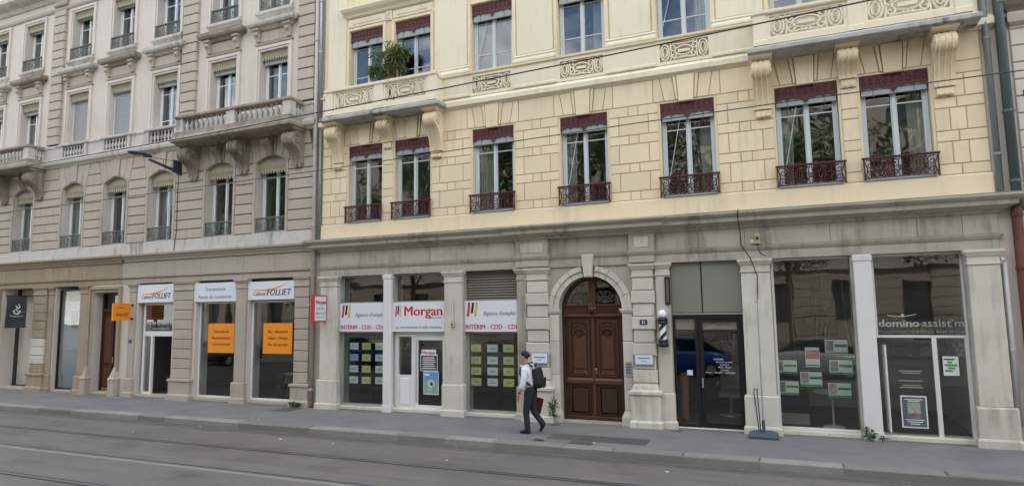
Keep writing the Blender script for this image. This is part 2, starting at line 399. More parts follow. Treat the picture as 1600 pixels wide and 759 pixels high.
def french_window(parent, x0, x1, z0, z1, yf, fm, bars=(), blind=None, curt=None, zc=None, ajar=0):
    """two leaves in a frame set in the reveal; returns the window part"""
    t = .045; b = MB()
    b.box(x0, x0+t, yf-.02, yf+.06, z0, z1).box(x1-t, x1, yf-.02, yf+.06, z0, z1)
    b.box(x0+t, x1-t, yf-.018, yf+.058, z1-t, z1).box(x0+t, x1-t, yf-.03, yf+.058, z0, z0+t*.8)
    w = b.build('window', fm, parent)
    m = (x0+x1)/2
    sash(w, x0+t, m-.002, z0+t*.8, z1-t, yf, fm, .055, bars)
    sash(w, m+.002, x1-t, z0+t*.8, z1-t, yf, fm, .055, bars)
    MB().box(m-.03, m+.03, yf-.022, yf-.002, z0+t*.8, z1-t).build('meeting_stile', fm, w)
    if blind:
        MB().loft(x0+.02, x1-.02, yf-.12, yf-.06, [(0, z1-blind), (.0, z1-.02)]).build('blind', BLIND, w)
        for k in (-.3, .3): MB().tube([(m+k*(x1-x0), yf-.125, z1-.05), (m+k*(x1-x0), yf-.125, z1-blind-.05)], .007, 4).build('blind_cord', GREYT, w)
    ww = x1-x0
    for k in (curt or ''):
        if k == 'l': curtain(w, x0+t, x0+ww*.30, yf+.16, z0+.02, z1-.03, waves=4, taper=.25)
        if k == 'r': curtain(w, x1-ww*.30, x1-t, yf+.16, z0+.02, z1-.03, waves=4)
        if k == 'n': curtain(w, x0+t, m-.05, yf+.16, z0+.02, z1-.03, waves=6)
        if k == 'f': curtain(w, x0+t, x1-t, yf+.18, z0+.02, z1-.03, waves=9)
        if k == 'c': MB().tube([(x0+ww*.36, yf-.05, z1-.3), (x0+ww*.10, yf-.05, z0+.35)], .006, 4).build('pull_cord', WHT, w)
    return w

def console(parent, x, w, zt, d, h, mat, vol=.17, name='console', wall=0.0, ring=True):
    """scrolled bracket: volute on top, curved shaft to the wall"""
    yc = wall-d+vol; zc = zt-.05-vol
    P = [(wall+.01, zt-.02), (wall-d+vol*.4, zt-.02), (yc, zc+vol)]
    P += [(yc-vol*math.cos(R(t)), zc+vol*math.sin(R(t))) for t in range(75, -76, -15)]
    ye, ze = P[-1]; e = (wall-.10, zt-h)
    for i in range(1, 9):
        u = i/8; P.append((ye+(e[0]-ye)*(1-(1-u)**2.1), ze+(e[1]-ze)*u))
    P += [(wall+.01, zt-h)]
    o = MB().prof(P, x-w/2, x+w/2).build(name, mat, parent)
    b = MB()
    if ring:
        for sx in (-1, 1):
            xx = x+sx*(w/2+.006)
            b.tube([(xx, yc-(vol*.86*(1-.8*i/18))*math.cos(R(40*i)), zc+(vol*.86*(1-.8*i/18))*math.sin(R(40*i))) for i in range(19)], .016, 4)
            b.ball((xx, yc, zc), vol*.2, 7, 5)
        for k in (-.3, 0, .3):
            pts = [(x+k*w, p[0]-.006, p[1]) for p in P[3:-1]]
            b.tube(pts, w*.045, 5)
        b.build('scroll', mat, o, False, False)
    MB().loft(x-w/2, x+w/2, wall-d+.05, wall+.005, [(.0, zt-.022), (.05, zt+.002), (.06, zt+.05)]).build('console_cap', mat, o)
    return o

def baluster_mesh(h, r):
    return MB().lathe(0, 0, [(r*.8, 0), (r*.8, h*.07), (r*.45, h*.10), (r*.55, h*.2), (r, h*.38), (r*.8, h*.55), (r*.42, h*.74), (r*.4, h*.86), (r*.7, h*.9), (r*.75, h)], 8).mesh('baluster', smooth=True)

# Corinthian-free pilasters: base, shaft, cap as stacked mouldings
CAP = [(0, 0), (.02, .02), (.02, .045), (.0, .05), (.0, .16), (.02, .175), (.05, .235), (.065, .25), (.065, .30)]
def pilaster(parent, x0, x1, yf, z1, mat, plinth=.80, pout=.05, cap=True, yb=0.0, capmat=None, name='pilaster'):
    zc = z1-.30
    o = MB().cbox(x0, x1, yf, yb, plinth, zc if cap else z1, .012).build(name, mat, parent)
    MB().loft(x0, x1, yf, yb, [(pout+.035, 0), (pout+.035, .13), (pout+.02, .16), (pout, .165), (pout, plinth-.03), (pout-.02, plinth-.001)]).build('pedestal', mat, o)
    if cap: MB().loft(x0, x1, yf, yb, [(a, zc+b) for a, b in CAP]).build('capital', capmat or mat, o)
    return o

# ---------------------------------------------------------------- ground, road, tracks
ASPH = M('pavement_asphalt', (.172, .168, .166), .9, .30, 1.1, .7, 70, rv=0, patch=.55, pcol=(.135, .135, .14), pscale=.45, streak=.5, scol=(.12, .12, .125), svec=(.5, 1.3, 1))
ROAD = M('track_concrete', (.145, .137, .12), .88, .34, .9, .7, 60, rv=0, patch=.6, pcol=(.10, .095, .085), pscale=.55, streak=.75, scol=(.075, .07, .062), svec=(.10, 1.6, 1))
GUT = M('gutter_asphalt', (.105, .10, .088), .92, .2, 3, .5, 90, rv=0, patch=.5, pcol=(.075, .065, .05), pscale=2.5)
KERB = M('granite_kerb', (.225, .217, .20), .85, .14, 8, .4, 160, rv=.22, patch=.35, pcol=(.15, .14, .12), pscale=3)
STEEL = M('rail_steel', (.30, .30, .31), .38, .15, 6, .05, metal=.75, rv=.05)
GROOVE = M('rail_groove', (.03, .03, .03), .9, .2, 6, .2, rv=0)
CASTI = M('cast_iron_cover', (.085, .08, .075), .7, .25, 20, .5, rv=.15)
def sheet(x0, x1, y0, y1, z, nx=1, ny=1):
    b = MB()
    for j in range(ny+1):
        for i in range(nx+1): b.v.append((x0+(x1-x0)*i/nx, y0+(y1-y0)*j/ny, z))
    b.f = [(j*(nx+1)+i, j*(nx+1)+i+1, (j+1)*(nx+1)+i+1, (j+1)*(nx+1)+i) for j in range(ny) for i in range(nx)]
    return b
ground = struct(sheet(-260, 260, -260, 260, -.42).build('ground', ROAD))
road = struct(MB().box(-140, 120, -18.4, -2.95, -.4, -.12).build('road', ROAD))
gutter = struct(MB().box(-140, 120, -2.949, -2.62, -.4, -.135).build('gutter', GUT))
pav = struct(MB().box(-140, 120, -2.36, .6, -.4, 0).build('pavement', ASPH))
x = -36.0; k = 0
while x < 9:
    w = rnd.choice((1.15, 1.3, 1.0, 1.45)); dz = rnd.uniform(-.006, .006); dy = rnd.uniform(-.008, .008)
    b = MB().loft(x, x+w-.026, -2.60+dy, -2.364, [(.012, -.3), (.012, -.02), (0, .0+dz), (-.012, .012+dz)])
    b.build('kerb_stone', KERB, pav); x += w
far_pav = struct(MB().box(-140, 120, -60, -18.4, -.4, 0).build('far_pavement', ASPH))
for nm, yy in (('closest to the kerb', -2.98), ('second from the kerb', -4.43), ('third from kerb', -5.90), ('farthest from the kerb', -7.40)):
    sg = 1 if nm[0] in 'ct' else -1
    t = thing('tram_rail', 'grooved steel tram rail flush in the road, '+nm, 'rail', (-5, yy, -.12), 'tram rails in the road')
    MB().box(-120, 110, yy-.036, yy+.028, -.16, -.116).build('rail_head', STEEL, t)
    MB().box(-120, 110, yy+.029, yy+.068, -.16, -.1165).build('rail_groove', GROOVE, t)
    MB().box(-120, 110, yy+.069, yy+.088, -.16, -.116).build('rail_lip', STEEL, t)
    if 'third' in nm: MB().box(-120, 110, yy-.14, yy-.037, -.16, -.1165).build('pale_edging', KERB, t)
    else: MB().box(-120, 110, yy-.085, yy-.037, -.16, -.1172).build('joint_filler', GROOVE if sg < 0 else GUT, t)
# covers in the pavement
def cover(label, x0, x1, y0, y1, n):
    t = thing('inspection_cover', label, 'cover', ((x0+x1)/2, (y0+y1)/2, 0))
    MB().box(x0, x1, y0, y1, -.02, .004).build('cover_frame', GUT, t)
    w = (x1-x0-.02)/n
    for i in range(n):
        MB().loft(x0+.01+w*i+.006, x0+.01+w*(i+1)-.006, y0+.02, y1-.02, [(0, .003), (0, .007), (-.006, .009)]).build('cover_plate', CASTI, t)
    return t
cover('long dark inspection cover of three plates before the carved oak door', -4.62, -2.55, -1.98, -1.42, 3)
cover('small square inspection cover between the three-plate cover and the kerb', -4.05, -3.55, -2.33, -2.03, 1)
cover('dark square inspection cover by the drainpipe between the two buildings', -13.05, -12.45, -.92, -.36, 1)
for lb, px, py in (('small round cover in the pavement left of the oak door', -4.95, -.42), ('small round cover in the pavement below the barber pole', -2.2, -.32)):
    t = thing('valve_cover', lb, 'cover', (px, py, 0), 'round valve covers in the pavement')
    MB().lathe(px, py, [(.14, -.01), (.14, .004), (.125, .006)], 16).build('cover_rim', GUT, t)
    MB().lathe(px, py, [(.115, .005), (.11, .009)], 16).build('cover_disc', CASTI, t)
LEAFB = M('dry_leaf', (.30, .19, .09), .8, .2, 20, 0, rv=.2)
for i, (px, py) in enumerate(((-4.72, -2.28), (-4.62, -2.24), (-4.70, -2.20))):
    b = MB().add([(px-.09, py, .013), (px, py-.035, .04), (px+.09, py+.02, .016), (px, py+.04, .03)], [(0, 1, 2, 3)])
    b.add([(px-.09, py, .0125), (px, py-.035, .0395), (px+.09, py+.02, .0155), (px, py+.04, .0295)], [(3, 2, 1, 0)])
    tag(b.build('dry_leaf', LEAFB), 'curled brown dry leaf on the kerb near the walking person', 'leaf', 'dry leaves on the kerb')

SCRAP = M('pale_scrap', (.55, .54, .5), .8, .1, 20, 0, rv=.2)
q = random.Random(21)
for k in range(14):
    px, py = q.uniform(-15, 1.5), q.choice((-2.75, -3.4, -3.9, -5.2, -1.6, -2.1)); z = .004 if py > -2.4 else (-.131 if py > -2.9 else -.116); w = q.uniform(.015, .04)
    tag(MB().loft(px-w, px+w*.6, py-w*.5, py+w*.5, [(0, z), (-w*.2, z+.008)]).build('litter_scrap', SCRAP), 'tiny pale scrap of litter lying in the street', 'litter', 'litter scraps on road and pavement')

# ---------------------------------------------------------------- yellow building
YB = thing('yellow_building', 'yellow rendered building with maroon valances above a grey stone shopfront', 'building', (-4.1, 0, 0))
YX0, YX1 = -12.14, 3.92
W = [(-11.22, -10.08), (-9.66, -8.51), (-7.24, -6.06), (-4.80, -3.60), (-2.33, -1.12), (.15, 1.38), (1.79, 3.02)]
Z0, Z1 = 5.17, 7.41; U0, U1 = 8.985, 10.85
TOPZ = 14.2
def solid_up(x, z):
    return not any(a < x < b and (Z0 < z < Z1 or U0 < z < U1 or 12.5 < z < 13.7) for a, b in W)
xs = [YX0, YX1]+[q for ab in W for q in ab]
wall_grid(xs, [4.60, Z0, Z1, U0, U1, 12.5, 13.7, TOPZ], solid_up, 0, .42).build('wall', YEL, YB)
MB().loft(YX0-.1, YX1+.1, -.02, .42, [(0, 13.75), (.05, 13.9), (.3, 14.0), (.4, 14.1), (.42, 14.25)]).build('top_cornice', YEL, YB)
box('roof', DZINC, YB, YX0, YX1, .43, 9, 14.0, 14.2)
# rooms behind the windows
for z0, z1 in ((4.7, 8.05), (8.2, 11.9), (12.0, 13.9)):
    b = MB().box(YX0+.05, YX1-.05, 4.0, 4.1, z0, z1).box(YX0+.05, YX1-.05, .44, 4.0, z0-.06, z0-.001).box(YX0+.05, YX1-.05, .44, 4.0, z1+.001, z1+.06)
    for xx in (YX0+.02, -7.9, -5.4, -2.95, -.6, 1.58, YX1-.1): b.box(xx, xx+.08, .44, 4.0, z0, z1)
    b.build('rooms', PALEIN, YB)
# first-floor sill band
MB().loft(YX0, YX1, -.055, 0, [(0, 4.74), (0, 5.145), (-.03, 5.17)]).build('sill_band', YEL, YB)
# ashlar blocks between the windows, each a stone of its own
G = .009
TALL = (.20, .80); SHORT = (.40, .60)
zc = [5.175, 5.39, 5.84, 6.06, 6.52, 6.74, 7.20, 7.445]
def stones(a, b, z0, z1, cuts):
    e = [a]+[a+(b-a)*c for c in cuts]+[b]
    for p, q in zip(e[:-1], e[1:]):
        MB().cbox(p+G, q-G, -.022, .003, z0+G, z1-G, .010).build('stone', YEL, YB)
gaps = [(YX0, W[0][0])]+[(W[i][1], W[i+1][0]) for i in range(6)]+[(W[6][1], YX1)]
for gi, (a, b) in enumerate(gaps):
    a2 = a+(.0 if gi == 0 else .045); b2 = b-(.0 if gi == 7 else .045)
    for k in range(7):
        short = k % 2 == 0; w = b2-a2
        if w < .5: cuts = ()
        elif gi in (0, 7): cuts = ((.45,) if short else (.3, .62)) if gi == 7 else ((.55,) if short else (.35, .72))
        else: cuts = SHORT if short else TALL
        stones(a2, b2, zc[k], zc[k+1], cuts)
for gi, (a, b) in enumerate(gaps):
    box('joint_mortar', JOINTY, YB, a+(0 if gi == 0 else .05), b-(0 if gi == 7 else .05), -.004, -.0005, 5.18, 7.44)
box('joint_mortar', JOINTY, YB, YX0, YX1, -.004, -.0005, 7.452, 8.015)
# flat arches: keystone and splayed stones
edges = []
for wi, (a, b) in enumerate(W):
    c = (a+b)/2; h = (b-a)/2; zb, zt = 7.445, 8.02
    def vs(b0, b1, t0, t1, nm='voussoir', y=-.022):
        MB().prism([(c+b0+G, zb+G), (c+b1-G, zb+G), (c+t1-G, zt), (c+t0+G, zt)], y, .003, .010).build(nm, YEL, YB)
    MB().prism([(c-.165, 7.395), (c+.165, 7.395), (c+.20, zt), (c-.20, zt)], -.075, .003, .012).build('keystone', YEL, YB)
    for s in (1, -1):
        def vv(b0, b1, t0, t1, y=-.022):
            if s > 0: vs(b0, b1, t0, t1, y=y)
            else: vs(-b1, -b0, -t1, -t0, y=y)
        vv(.175, .235, .21, .30, -.045); vv(.235, .50, .30, .60)
        lim = h+.15 if not ((wi in (0, 5) and s > 0) or (wi in (1, 6) and s < 0)) else h+.045
        vv(.50, lim, .60, lim)
    edges.append((c-h-.15, c+h+.15))
e = [YX0]+[q for i, ab in enumerate(edges) for q in ab]+[YX1]
for i in range(0, len(e), 2):
    if e[i+1]-e[i] > .12: stones(e[i], e[i+1], 7.445, 8.025, ())
# upper string course, apron, second-floor sill course
MB().loft(YX0, YX1+.2, -.03, 0, [(0, 8.02), (.03, 8.05), (.05, 8.06), (.10, 8.085), (.11, 8.20), (.06, 8.235), (.02, 8.30), (.0, 8.31)]).build('string_course', CRM, YB)
pan = [(sum(W[i])/2-.55, sum(W[i])/2+.55) for i in (2, 3, 4)]
wall_grid([YX0, YX1]+[q for p in pan for q in p], [8.31, 8.39, 8.83, 8.895], lambda x, z: not (any(a < x < b for a, b in pan) and 8.39 < z < 8.83), -.065, -.001).build('apron', CRM, YB)
MB().loft(YX0, YX1, -.05, 0, [(0, 8.895), (.03, 8.91), (.05, 8.925), (.05, 8.975), (.02, 8.99)]).build('sill_course', YEL, YB)
for gi, (a, b) in enumerate(gaps):
    if b-a < .5: continue
    MB().loft(a+.03, b-.03, -.095, -.06, [(0, 8.325), (0, 8.38), (-.02, 8.40), (-.02, 8.875), (0, 8.89)]).build('apron_block', CRM, YB)
    MB().loft(a+.06, b-.06, -.055, 0, [(.04, 8.992), (.04, 9.05), (.01, 9.09), (.0, 9.12), (.02, 9.15), (0, 9.19), (-.03, 9.20)]).build('pier_base', CRM, YB)
    MB().cbox(a+.13, b-.13, -.03, 0, 9.21, 12.0, .015).build('pier_panel', CRM, YB)
# carved relief (shared mesh): two ovals and a strapwork cartouche
def relief():
    b = MB(); r = .021
    for sx in (-1, 1):
        b.tube([(sx*.43+.10*math.cos(t*.524), 0, .19*math.sin(t*.524)) for t in range(12)], r, 5, True)
        b.tube([(sx*.43+.055*math.cos(t*.785), 0, .12*math.sin(t*.785)) for t in range(8)], .02, 5, True)
        b.tube(spiral(sx*.235, 0, .10, .085, 1.1, R(-100), sx), r, 5); b.tube(spiral(sx*.235, 0, -.10, .085, 1.1, R(100), sx), r, 5)
        b.tube([(sx*.30, 0, -.2), (sx*.285, 0, 0), (sx*.30, 0, .2)], r*.8, 5)
    b.tube([(.2*math.cos(t*.524)*1.05, 0, .11*math.sin(t*.524)) for t in range(12)], .022, 5, True)
    b.tube([(-.25, 0, .185), (-.1, 0, .165), (.1, 0, .165), (.25, 0, .185)], r, 5); b.tube([(-.25, 0, -.185), (-.1, 0, -.165), (.1, 0, -.165), (.25, 0, -.185)], r, 5)
    b.box(-.13, .13, -.012, .012, -.035, .035)
    for k in (-.06, 0, .06): b.box(k-.015, k+.015, -.01, .01, -.155, -.11)
    return b.mesh('relief', smooth=False, fix=False)
REL = relief(); REL.materials.append(CRM)
def carved_panel(parent, xc, y, zc_):
    o = put('carved_panel', REL, CRM, parent, (xc, y, zc_)); o['kind'] = 'stuff'; return o
for wi in (2, 3, 4):
    c = sum(W[wi])/2
    carved_panel(YB, c, -.045, 8.61)
# window surrounds on the second floor
for (a, b) in W:
    for x0, x1 in ((a-.105, a-.012), (b+.012, b+.105)):
        MB().cbox(x0, x1, -.05, 0, 9.0, U1+.09, .012).build('surround', YEL, YB)
    MB().cbox(a-.010, b+.010, -.045, 0, U1+.012, U1+.088, .012).build('surround', YEL, YB)
# lintel panels and hoods over the balcony windows
for a, b in ((W[0][0], W[1][1]), (W[5][0], W[6][1])):
    MB().loft(a-.06, b+.06, -.05, 0, [(0, 11.26), (.03, 11.29), (.05, 11.33), (.14, 11.40), (.19, 11.47), (.19, 11.52), (.02, 11.56)]).build('hood', CRM, YB)
    m = (a+b)/2
    for x0, x1 in ((a-.05, m-.12), (m+.12, b+.05)):
        MB().cbox(x0, x1, -.03, 0, 10.98, 11.22, .015).build('lintel_panel', CRM, YB)
        MB().cbox(x0+.15, x1-.15, -.045, -.03, 11.05, 11.15, .012).build('lintel_panel', YEL, YB)
    MB().cbox(m-.10, m+.10, -.05, 0, 10.95, 11.24, .015).build('lintel_block', CRM, YB)
    b_ = MB().tube(spiral(m, -.06, 11.12, .06, 1.2, 0), .012, 5).tube([(m-.06, -.06, 11.0), (m, -.06, 11.03), (m+.06, -.06, 11.0)], .012, 5); b_.build('rosette', CRM, YB)
# windows
CURTS = ['', '', 'n', 'lc', 'rc', 'lc', 'r']
for i, (a, b) in enumerate(W):
    w = french_window(YB, a+.01, b-.01, Z0+.02, Z1, .17, BLUEW, (Z0+.52, Z1-.62), .42, CURTS[i])
    maroon_valance(w, a+.012, b-.012, .02, Z1-.004, .40)
    MB().loft(a+.003, b-.003, -.05, .17, [(0, Z0+.001), (0, Z0+.018)]).build('sill', ZINC, w)
    balconet(YB, (a+b)/2, -.10, Z0+.015, b-a+.06, .47, MAR, 3, .03, 0)
    w = french_window(YB, a+.01, b-.01, U0+.006, U1, .17, BLUEW, (U0+.50, U1-.5), .46, ('c' if i in (2, 4) else '')+('r' if i in (3, 4) else ''))
    maroon_valance(w, a+.012, b-.012, .02, U1-.004, .40)
    french_window(YB, a+.01, b-.01, 12.51, 13.69, .17, BLUEW, (13.2,), 0)
# balconies
def yellow_balcony(xl, xr, lbl):
    o = MB().loft(xl+.12, xr-.12, -.48, 0, [(0, 8.03), (.02, 8.045), (.09, 8.055), (.12, 8.075), (.12, 8.15), (.08, 8.17), (.06, 8.20), (-.02, 8.235)]).build('balcony', BAL, YB)
    o['label'] = lbl
    m = (xl+xr)/2; yf = -.50; a, b = xl+.14, xr-.14
    MB().box(a+.02, b-.02, yf+.005, yf+.12, 8.235, 8.36).build('parapet_base', CRM, o)
    pn = [(a+.34, m-.22), (m+.22, b-.34)]
    wall_grid([a+.03, b-.03]+[q for p in pn for q in p], [8.36, 8.41, 8.85, 8.90], lambda x, z: not (any(p < x < q for p, q in pn) and 8.41 < z < 8.85), yf+.03, yf+.10).build('parapet', CRM, o)
    for s in (a, b): 
        x0 = s if s == a else s-.12
        MB().box(x0+.03, x0+.09, yf+.121, -.002, 8.235, 8.90).build('parapet_return', CRM, o)
    for x0, x1 in ((a, a+.26), (m-.14, m+.14), (b-.26, b)):
        MB().loft(x0, x1, yf, yf+.13, [(.012, 8.236), (.012, 8.34), (0, 8.36), (0, 8.895)]).build('parapet_post', CRM, o)
    MB().loft(a, b, yf, yf+.13, [(0, 8.896), (.02, 8.91), (.035, 8.93), (.035, 8.985), (.01, 9.0)]).build('coping', CRM, o)
    for x0 in (a, b-.13): MB().box(x0+.001, x0+.129, yf+.166, -.002, 8.9, 8.995).build('coping_return', CRM, o)
    for c in ((a+.26+m-.14)/2, (b-.26+m+.14)/2): 
        k = put('relief', REL, CRM, o, (c, yf+.055, 8.63)); k['kind'] = 'stuff'
        k.scale = ((m-a-.56)/1.08, 1.3, 1.1)
    return o
bl = yellow_balcony(-11.83, -7.93, 'balcony with the leafy potted tree')
br = yellow_balcony(-.34, 3.86, 'balcony above the dark glazed shopfront')
for o, cs, mid in ((bl, (-11.56, -8.30), -9.87), (br, (-.09, 3.27), 1.585)):
    for c in cs:
        console(YB, c, .36, 8.0, .50, 1.05, YEL, .20)
        d = MB().box(c-.15, c+.15, -.085, 0, 6.78, 6.92)
        d.build('drop_block', YEL, YB)
        for k in (-.1, 0, .1): MB().ball((c+k, -.09, 6.80), .04, 7, 5).build('drop', YEL, YB)
    console(YB, mid, .34, 8.0, .42, .62, YEL, .15)
    box('drop_block', YEL, YB, mid-.13, mid+.13, -.07, 0, 7.2, 7.36)
    for k in (-.06, .06): MB().ball((mid+k, -.075, 7.24), .035, 7, 5).build('drop', YEL, YB)

# ---- grey stone ground floor
D0, D1 = -4.93, -3.38                       # door opening
OPN = [(-11.46, -9.95), (-9.68, -8.06), (-7.50, -6.03), (-2.26, -.74), (-.13, 1.38), (1.76, 3.33)]
ZT = 3.68
dc = (D0+D1)/2; dr = (D1-D0)/2; SPR = 2.66
def solid_g(x, z):
    if any(a < x < b for a, b in OPN) and z < ZT: return False
    if D0 < x < D1 and z < SPR+dr: return False
    return True
xs = [YX0, YX1, D0, D1]+[q for ab in OPN for q in ab]
wall_grid(xs, [0, ZT, SPR+dr, 4.36], solid_g, .0, .45).build('shopfront_wall', GRY, YB)
ar = arc(dc, SPR, dr, 180, 90, 12)
MB().prism([(D0, SPR+dr)]+ar, 0.0, .45).build('arch_spandrel', GRY, YB)
ar = arc(dc, SPR, dr, 90, 0, 12)
MB().prism(ar+[(D1, SPR+dr)], 0.0, .45).build('arch_spandrel', GRY, YB)
# archivolt in segments, jambs, imposts, keystone
NA = 9
for i in range(NA):
    a0, a1 = 180-180*i/NA, 180-180*(i+1)/NA
    if 80 < (a0+a1)/2 < 100: continue
    g = .35
    for r0, r1, y in ((dr+.002, dr+.13, -.05), (dr+.134, dr+.25, -.09)):
        MB().prism(arc(dc, SPR+.0, r0, a0-g, a1+g, 5)+list(reversed(arc(dc, SPR, r1, a0-g, a1+g, 5))), y, 0.002, .0).build('arch_stone', PIER, YB)
MB().prism([(dc-.095, SPR+dr-.03), (dc+.095, SPR+dr-.03), (dc+.15, SPR+dr+.52), (dc-.15, SPR+dr+.52)], -.15, .002, .02).build('keystone', PIER, YB)
for s, (x0, x1) in ((-1, (D0-.24, D0-.002)), (1, (D1+.002, D1+.24))):
    for z0, z1 in ((.34, 1.1), (1.1, 1.9), (1.9, 2.55)):
        MB().cbox(x0, x1, -.05, .002, z0+.004, z1-.004, .01).build('jamb_stone', PIER, YB)
    MB().loft(x0, x1, -.05, .002, [(0, 2.55), (.02, 2.56), (.04, 2.61), (.05, 2.62), (.05, 2.66)]).build('impost', PIER, YB)
    MB().loft(x0, x1, -.05, .002, [(.06, 0), (.06, .2), (.03, .26), (0, .335)]).build('jamb_base', PIER, YB)
# plain pilasters
pilaster(YB, -12.06, -11.47, -.12, ZT, PIER)
pilaster(YB, -8.04, -7.52, -.12, ZT, PIER)
pilaster(YB, -.735, -.15, -.12, ZT, PIER)
pilaster(YB, 3.36, 3.88, -.12, ZT, PIER, .74, .06)
# fluted-panel jambs beside the rusticated pilasters
pilaster(YB, -6.02, -5.76, -.05, ZT, GRY, .80, .03)
pilaster(YB, -2.585, -2.275, -.06, ZT, PIER, .78, .04)
def rusticated(x0, x1, n=8):
    zs = [.80]+[.98+(ZT-.32-.98)*i/n for i in range(n+1)]
    for i, (z0, z1) in enumerate(zip(zs[:-1], zs[1:])):
        if i == 0: continue
        o = .03 if i % 2 == 1 else .0
        MB().cbox(x0-o, x1+o, -.13-o, 0, z0+.006, z1-.006, .018).build('rustic_stone', PIER, YB)
    MB().loft(x0, x1, -.13, 0, [(.13, 0), (.13, .12), (.10, .15), (.09, .16), (.09, .70), (.13, .74), (.13, .80), (.06, .84), (.05, .90), (.0, .98)]).build('pedestal', PIER, YB)
    MB().loft(x0, x1, -.13, 0, [(a, ZT-.32+b*1.05) for a, b in CAP]).build('capital', PIER, YB)
rusticated(-5.72, -5.19); rusticated(-3.11, -2.63)
# frieze panels above the rusticated pilasters, entablature
YE = -.05
MB().box(YX0, YX1, YE, 0, ZT, 3.86).build('architrave', GRY, YB)
MB().loft(YX0, YX1, YE, 0, [(0, 3.861), (.02, 3.88), (.05, 3.93), (.06, 3.96), (0, 3.98)]).build('architrave_moulding', GRY, YB)
cuts = [YX0, -10.9, -8.5, -6.05, -5.1, -3.2, -2.55, -1.6, -.62, 1.05, 2.6, 3.35, YX1]
for a, b in zip(cuts[:-1], cuts[1:]):
    MB().cbox(a+.003, b-.003, -.055, 0, 3.982, 4.36, .006).build('frieze_stone', GRY, YB)
for a, b in ((-6.0, -5.15), (-3.15, -2.58)):
    MB().loft(a, b, -.14, -.056, [(0, ZT+.03), (0, 3.86), (.02, 3.88), (.05, 3.93), (.06, 3.96), (0, 3.98), (0, 4.37)]).build('frieze_block', GRY, YB)
    MB().cbox(a+.12, b-.12, -.155, -.14, 4.05, 4.30, .012).build('frieze_panel', PIER, YB)
CORN = [(.0, 4.362), (.03, 4.38), (.05, 4.43), (.13, 4.45), (.16, 4.47), (.26, 4.50), (.27, 4.58), (.34, 4.62), (.38, 4.66), (.38, 4.70), (.02, 4.745)]
MB().loft(YX0-.0, YX1+.02, -.055, 0, CORN).build('cornice', GRY, YB)
MB().loft(-5.98, -2.60, -.14, -.03, [(o, z+.004) for o, z in CORN]).build('cornice_break', GRY, YB)
MB().loft(YX0, YX1+.02, -.055, -.05, [(.385, 4.703), (.386, 4.712), (.30, 4.722)]).build('lead_flashing', ZINC, YB)
# white timber posts between shop windows
for x0, x1, m_ in ((-9.945, -9.685, WPIL), (1.43, 1.755, WPIL)):
    o = MB().cbox(x0, x1, -.10, .2, .0, ZT-.003, .012).build('shop_post', m_, YB)
    MB().loft(x0, x1, -.10, .05, [(.012, .0), (.012, .16), (0, .17)]).build('post_base', m_, o)
    MB().loft(x0, x1, -.10, .05, [(.0, ZT-.14), (.015, ZT-.12), (.018, ZT-.02)]).build('post_head', m_, o)
# plinth course / thresholds
for a, b in OPN: MB().cbox(a, b, -.02 if a != -2.26 else .0, .4, .0, .10 if a != -2.26 else .03, .015).build('threshold', PIER, YB)
box('threshold', GRY, YB, D0, D1, -.03, .4, 0, .035)
# shop interiors
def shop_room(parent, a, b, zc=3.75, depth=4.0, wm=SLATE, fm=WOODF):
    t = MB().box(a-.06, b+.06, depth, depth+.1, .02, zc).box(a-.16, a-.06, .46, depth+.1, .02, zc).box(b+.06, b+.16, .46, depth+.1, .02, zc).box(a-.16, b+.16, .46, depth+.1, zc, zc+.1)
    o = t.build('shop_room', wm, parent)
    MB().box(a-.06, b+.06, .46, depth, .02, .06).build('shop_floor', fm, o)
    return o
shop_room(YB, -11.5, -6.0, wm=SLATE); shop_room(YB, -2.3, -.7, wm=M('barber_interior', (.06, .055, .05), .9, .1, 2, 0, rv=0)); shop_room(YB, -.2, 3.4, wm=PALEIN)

# ---------------------------------------------------------------- carved oak door
YD = .24
fr = MB().box(D0+.001, D0+.075, YD-.03, YD+.10, .036, SPR).box(D1-.075, D1-.001, YD-.03, YD+.10, .036, SPR)
doorp = fr.build('entrance_door', DOORD, YB); doorp['label'] = 'tall arched oak double door with carved panels'
MB().prism(arc(dc, SPR, dr-.002, 180, 0, 20)+list(reversed(arc(dc, SPR, dr-.085, 180, 0, 20))), YD-.03, YD+.10).build('arched_frame', DOORD, doorp)
MB().box(dc-.085, dc+.085, YD-.07, YD+.05, 2.76, SPR+dr-.09).build('fanlight_mullion', DOORW, doorp)
for k in (-.05, 0, .05): MB().box(dc+k-.012, dc+k+.012, YD-.085, YD-.07, 2.86, SPR+dr-.12).build('mullion_fillet', DOORW, doorp)
MB().box(D0+.076, D1-.076, YD-.03, YD+.06, 2.475, 2.76).build('transom', DOORW, doorp)
MB().loft(D0+.09, D1-.09, YD-.05, YD-.03, [(0, 2.70), (.02, 2.72), (.035, 2.74), (.035, 2.765)]).build('transom_moulding', DOORW, doorp)
MB().loft(D0+.09, D1-.09, YD-.05, YD-.03, [(.03, 2.478), (.03, 2.50), (.01, 2.52), (0, 2.53)]).build('transom_moulding', DOORW, doorp)
for s in (-1, 1):
    for k in range(8):
        xx = dc+s*(.14+.062*k); MB().cbox(xx-.02, xx+.02, YD-.055, YD-.03, 2.57, 2.67, .01).build('dentil', DOORD, doorp)
MB().ball((dc, YD-.075, 2.63), .075, 10, 7, (1, .8, 1.25)).build('carved_boss', DOORD, doorp, True)
MB().loft(dc-.08, dc+.08, YD-.06, YD-.03, [(0, 2.53), (.02, 2.56), (.02, 2.70), (0, 2.75)]).build('boss_block', DOORW, doorp)
MB().prism([(D0+.09, 2.765)]+arc(dc, SPR, dr-.08, 172, 8, 16)+[(D1-.09, 2.765)], YD+.02, YD+.028).build('fanlight_pane', SHOPG, doorp)
g = MB()
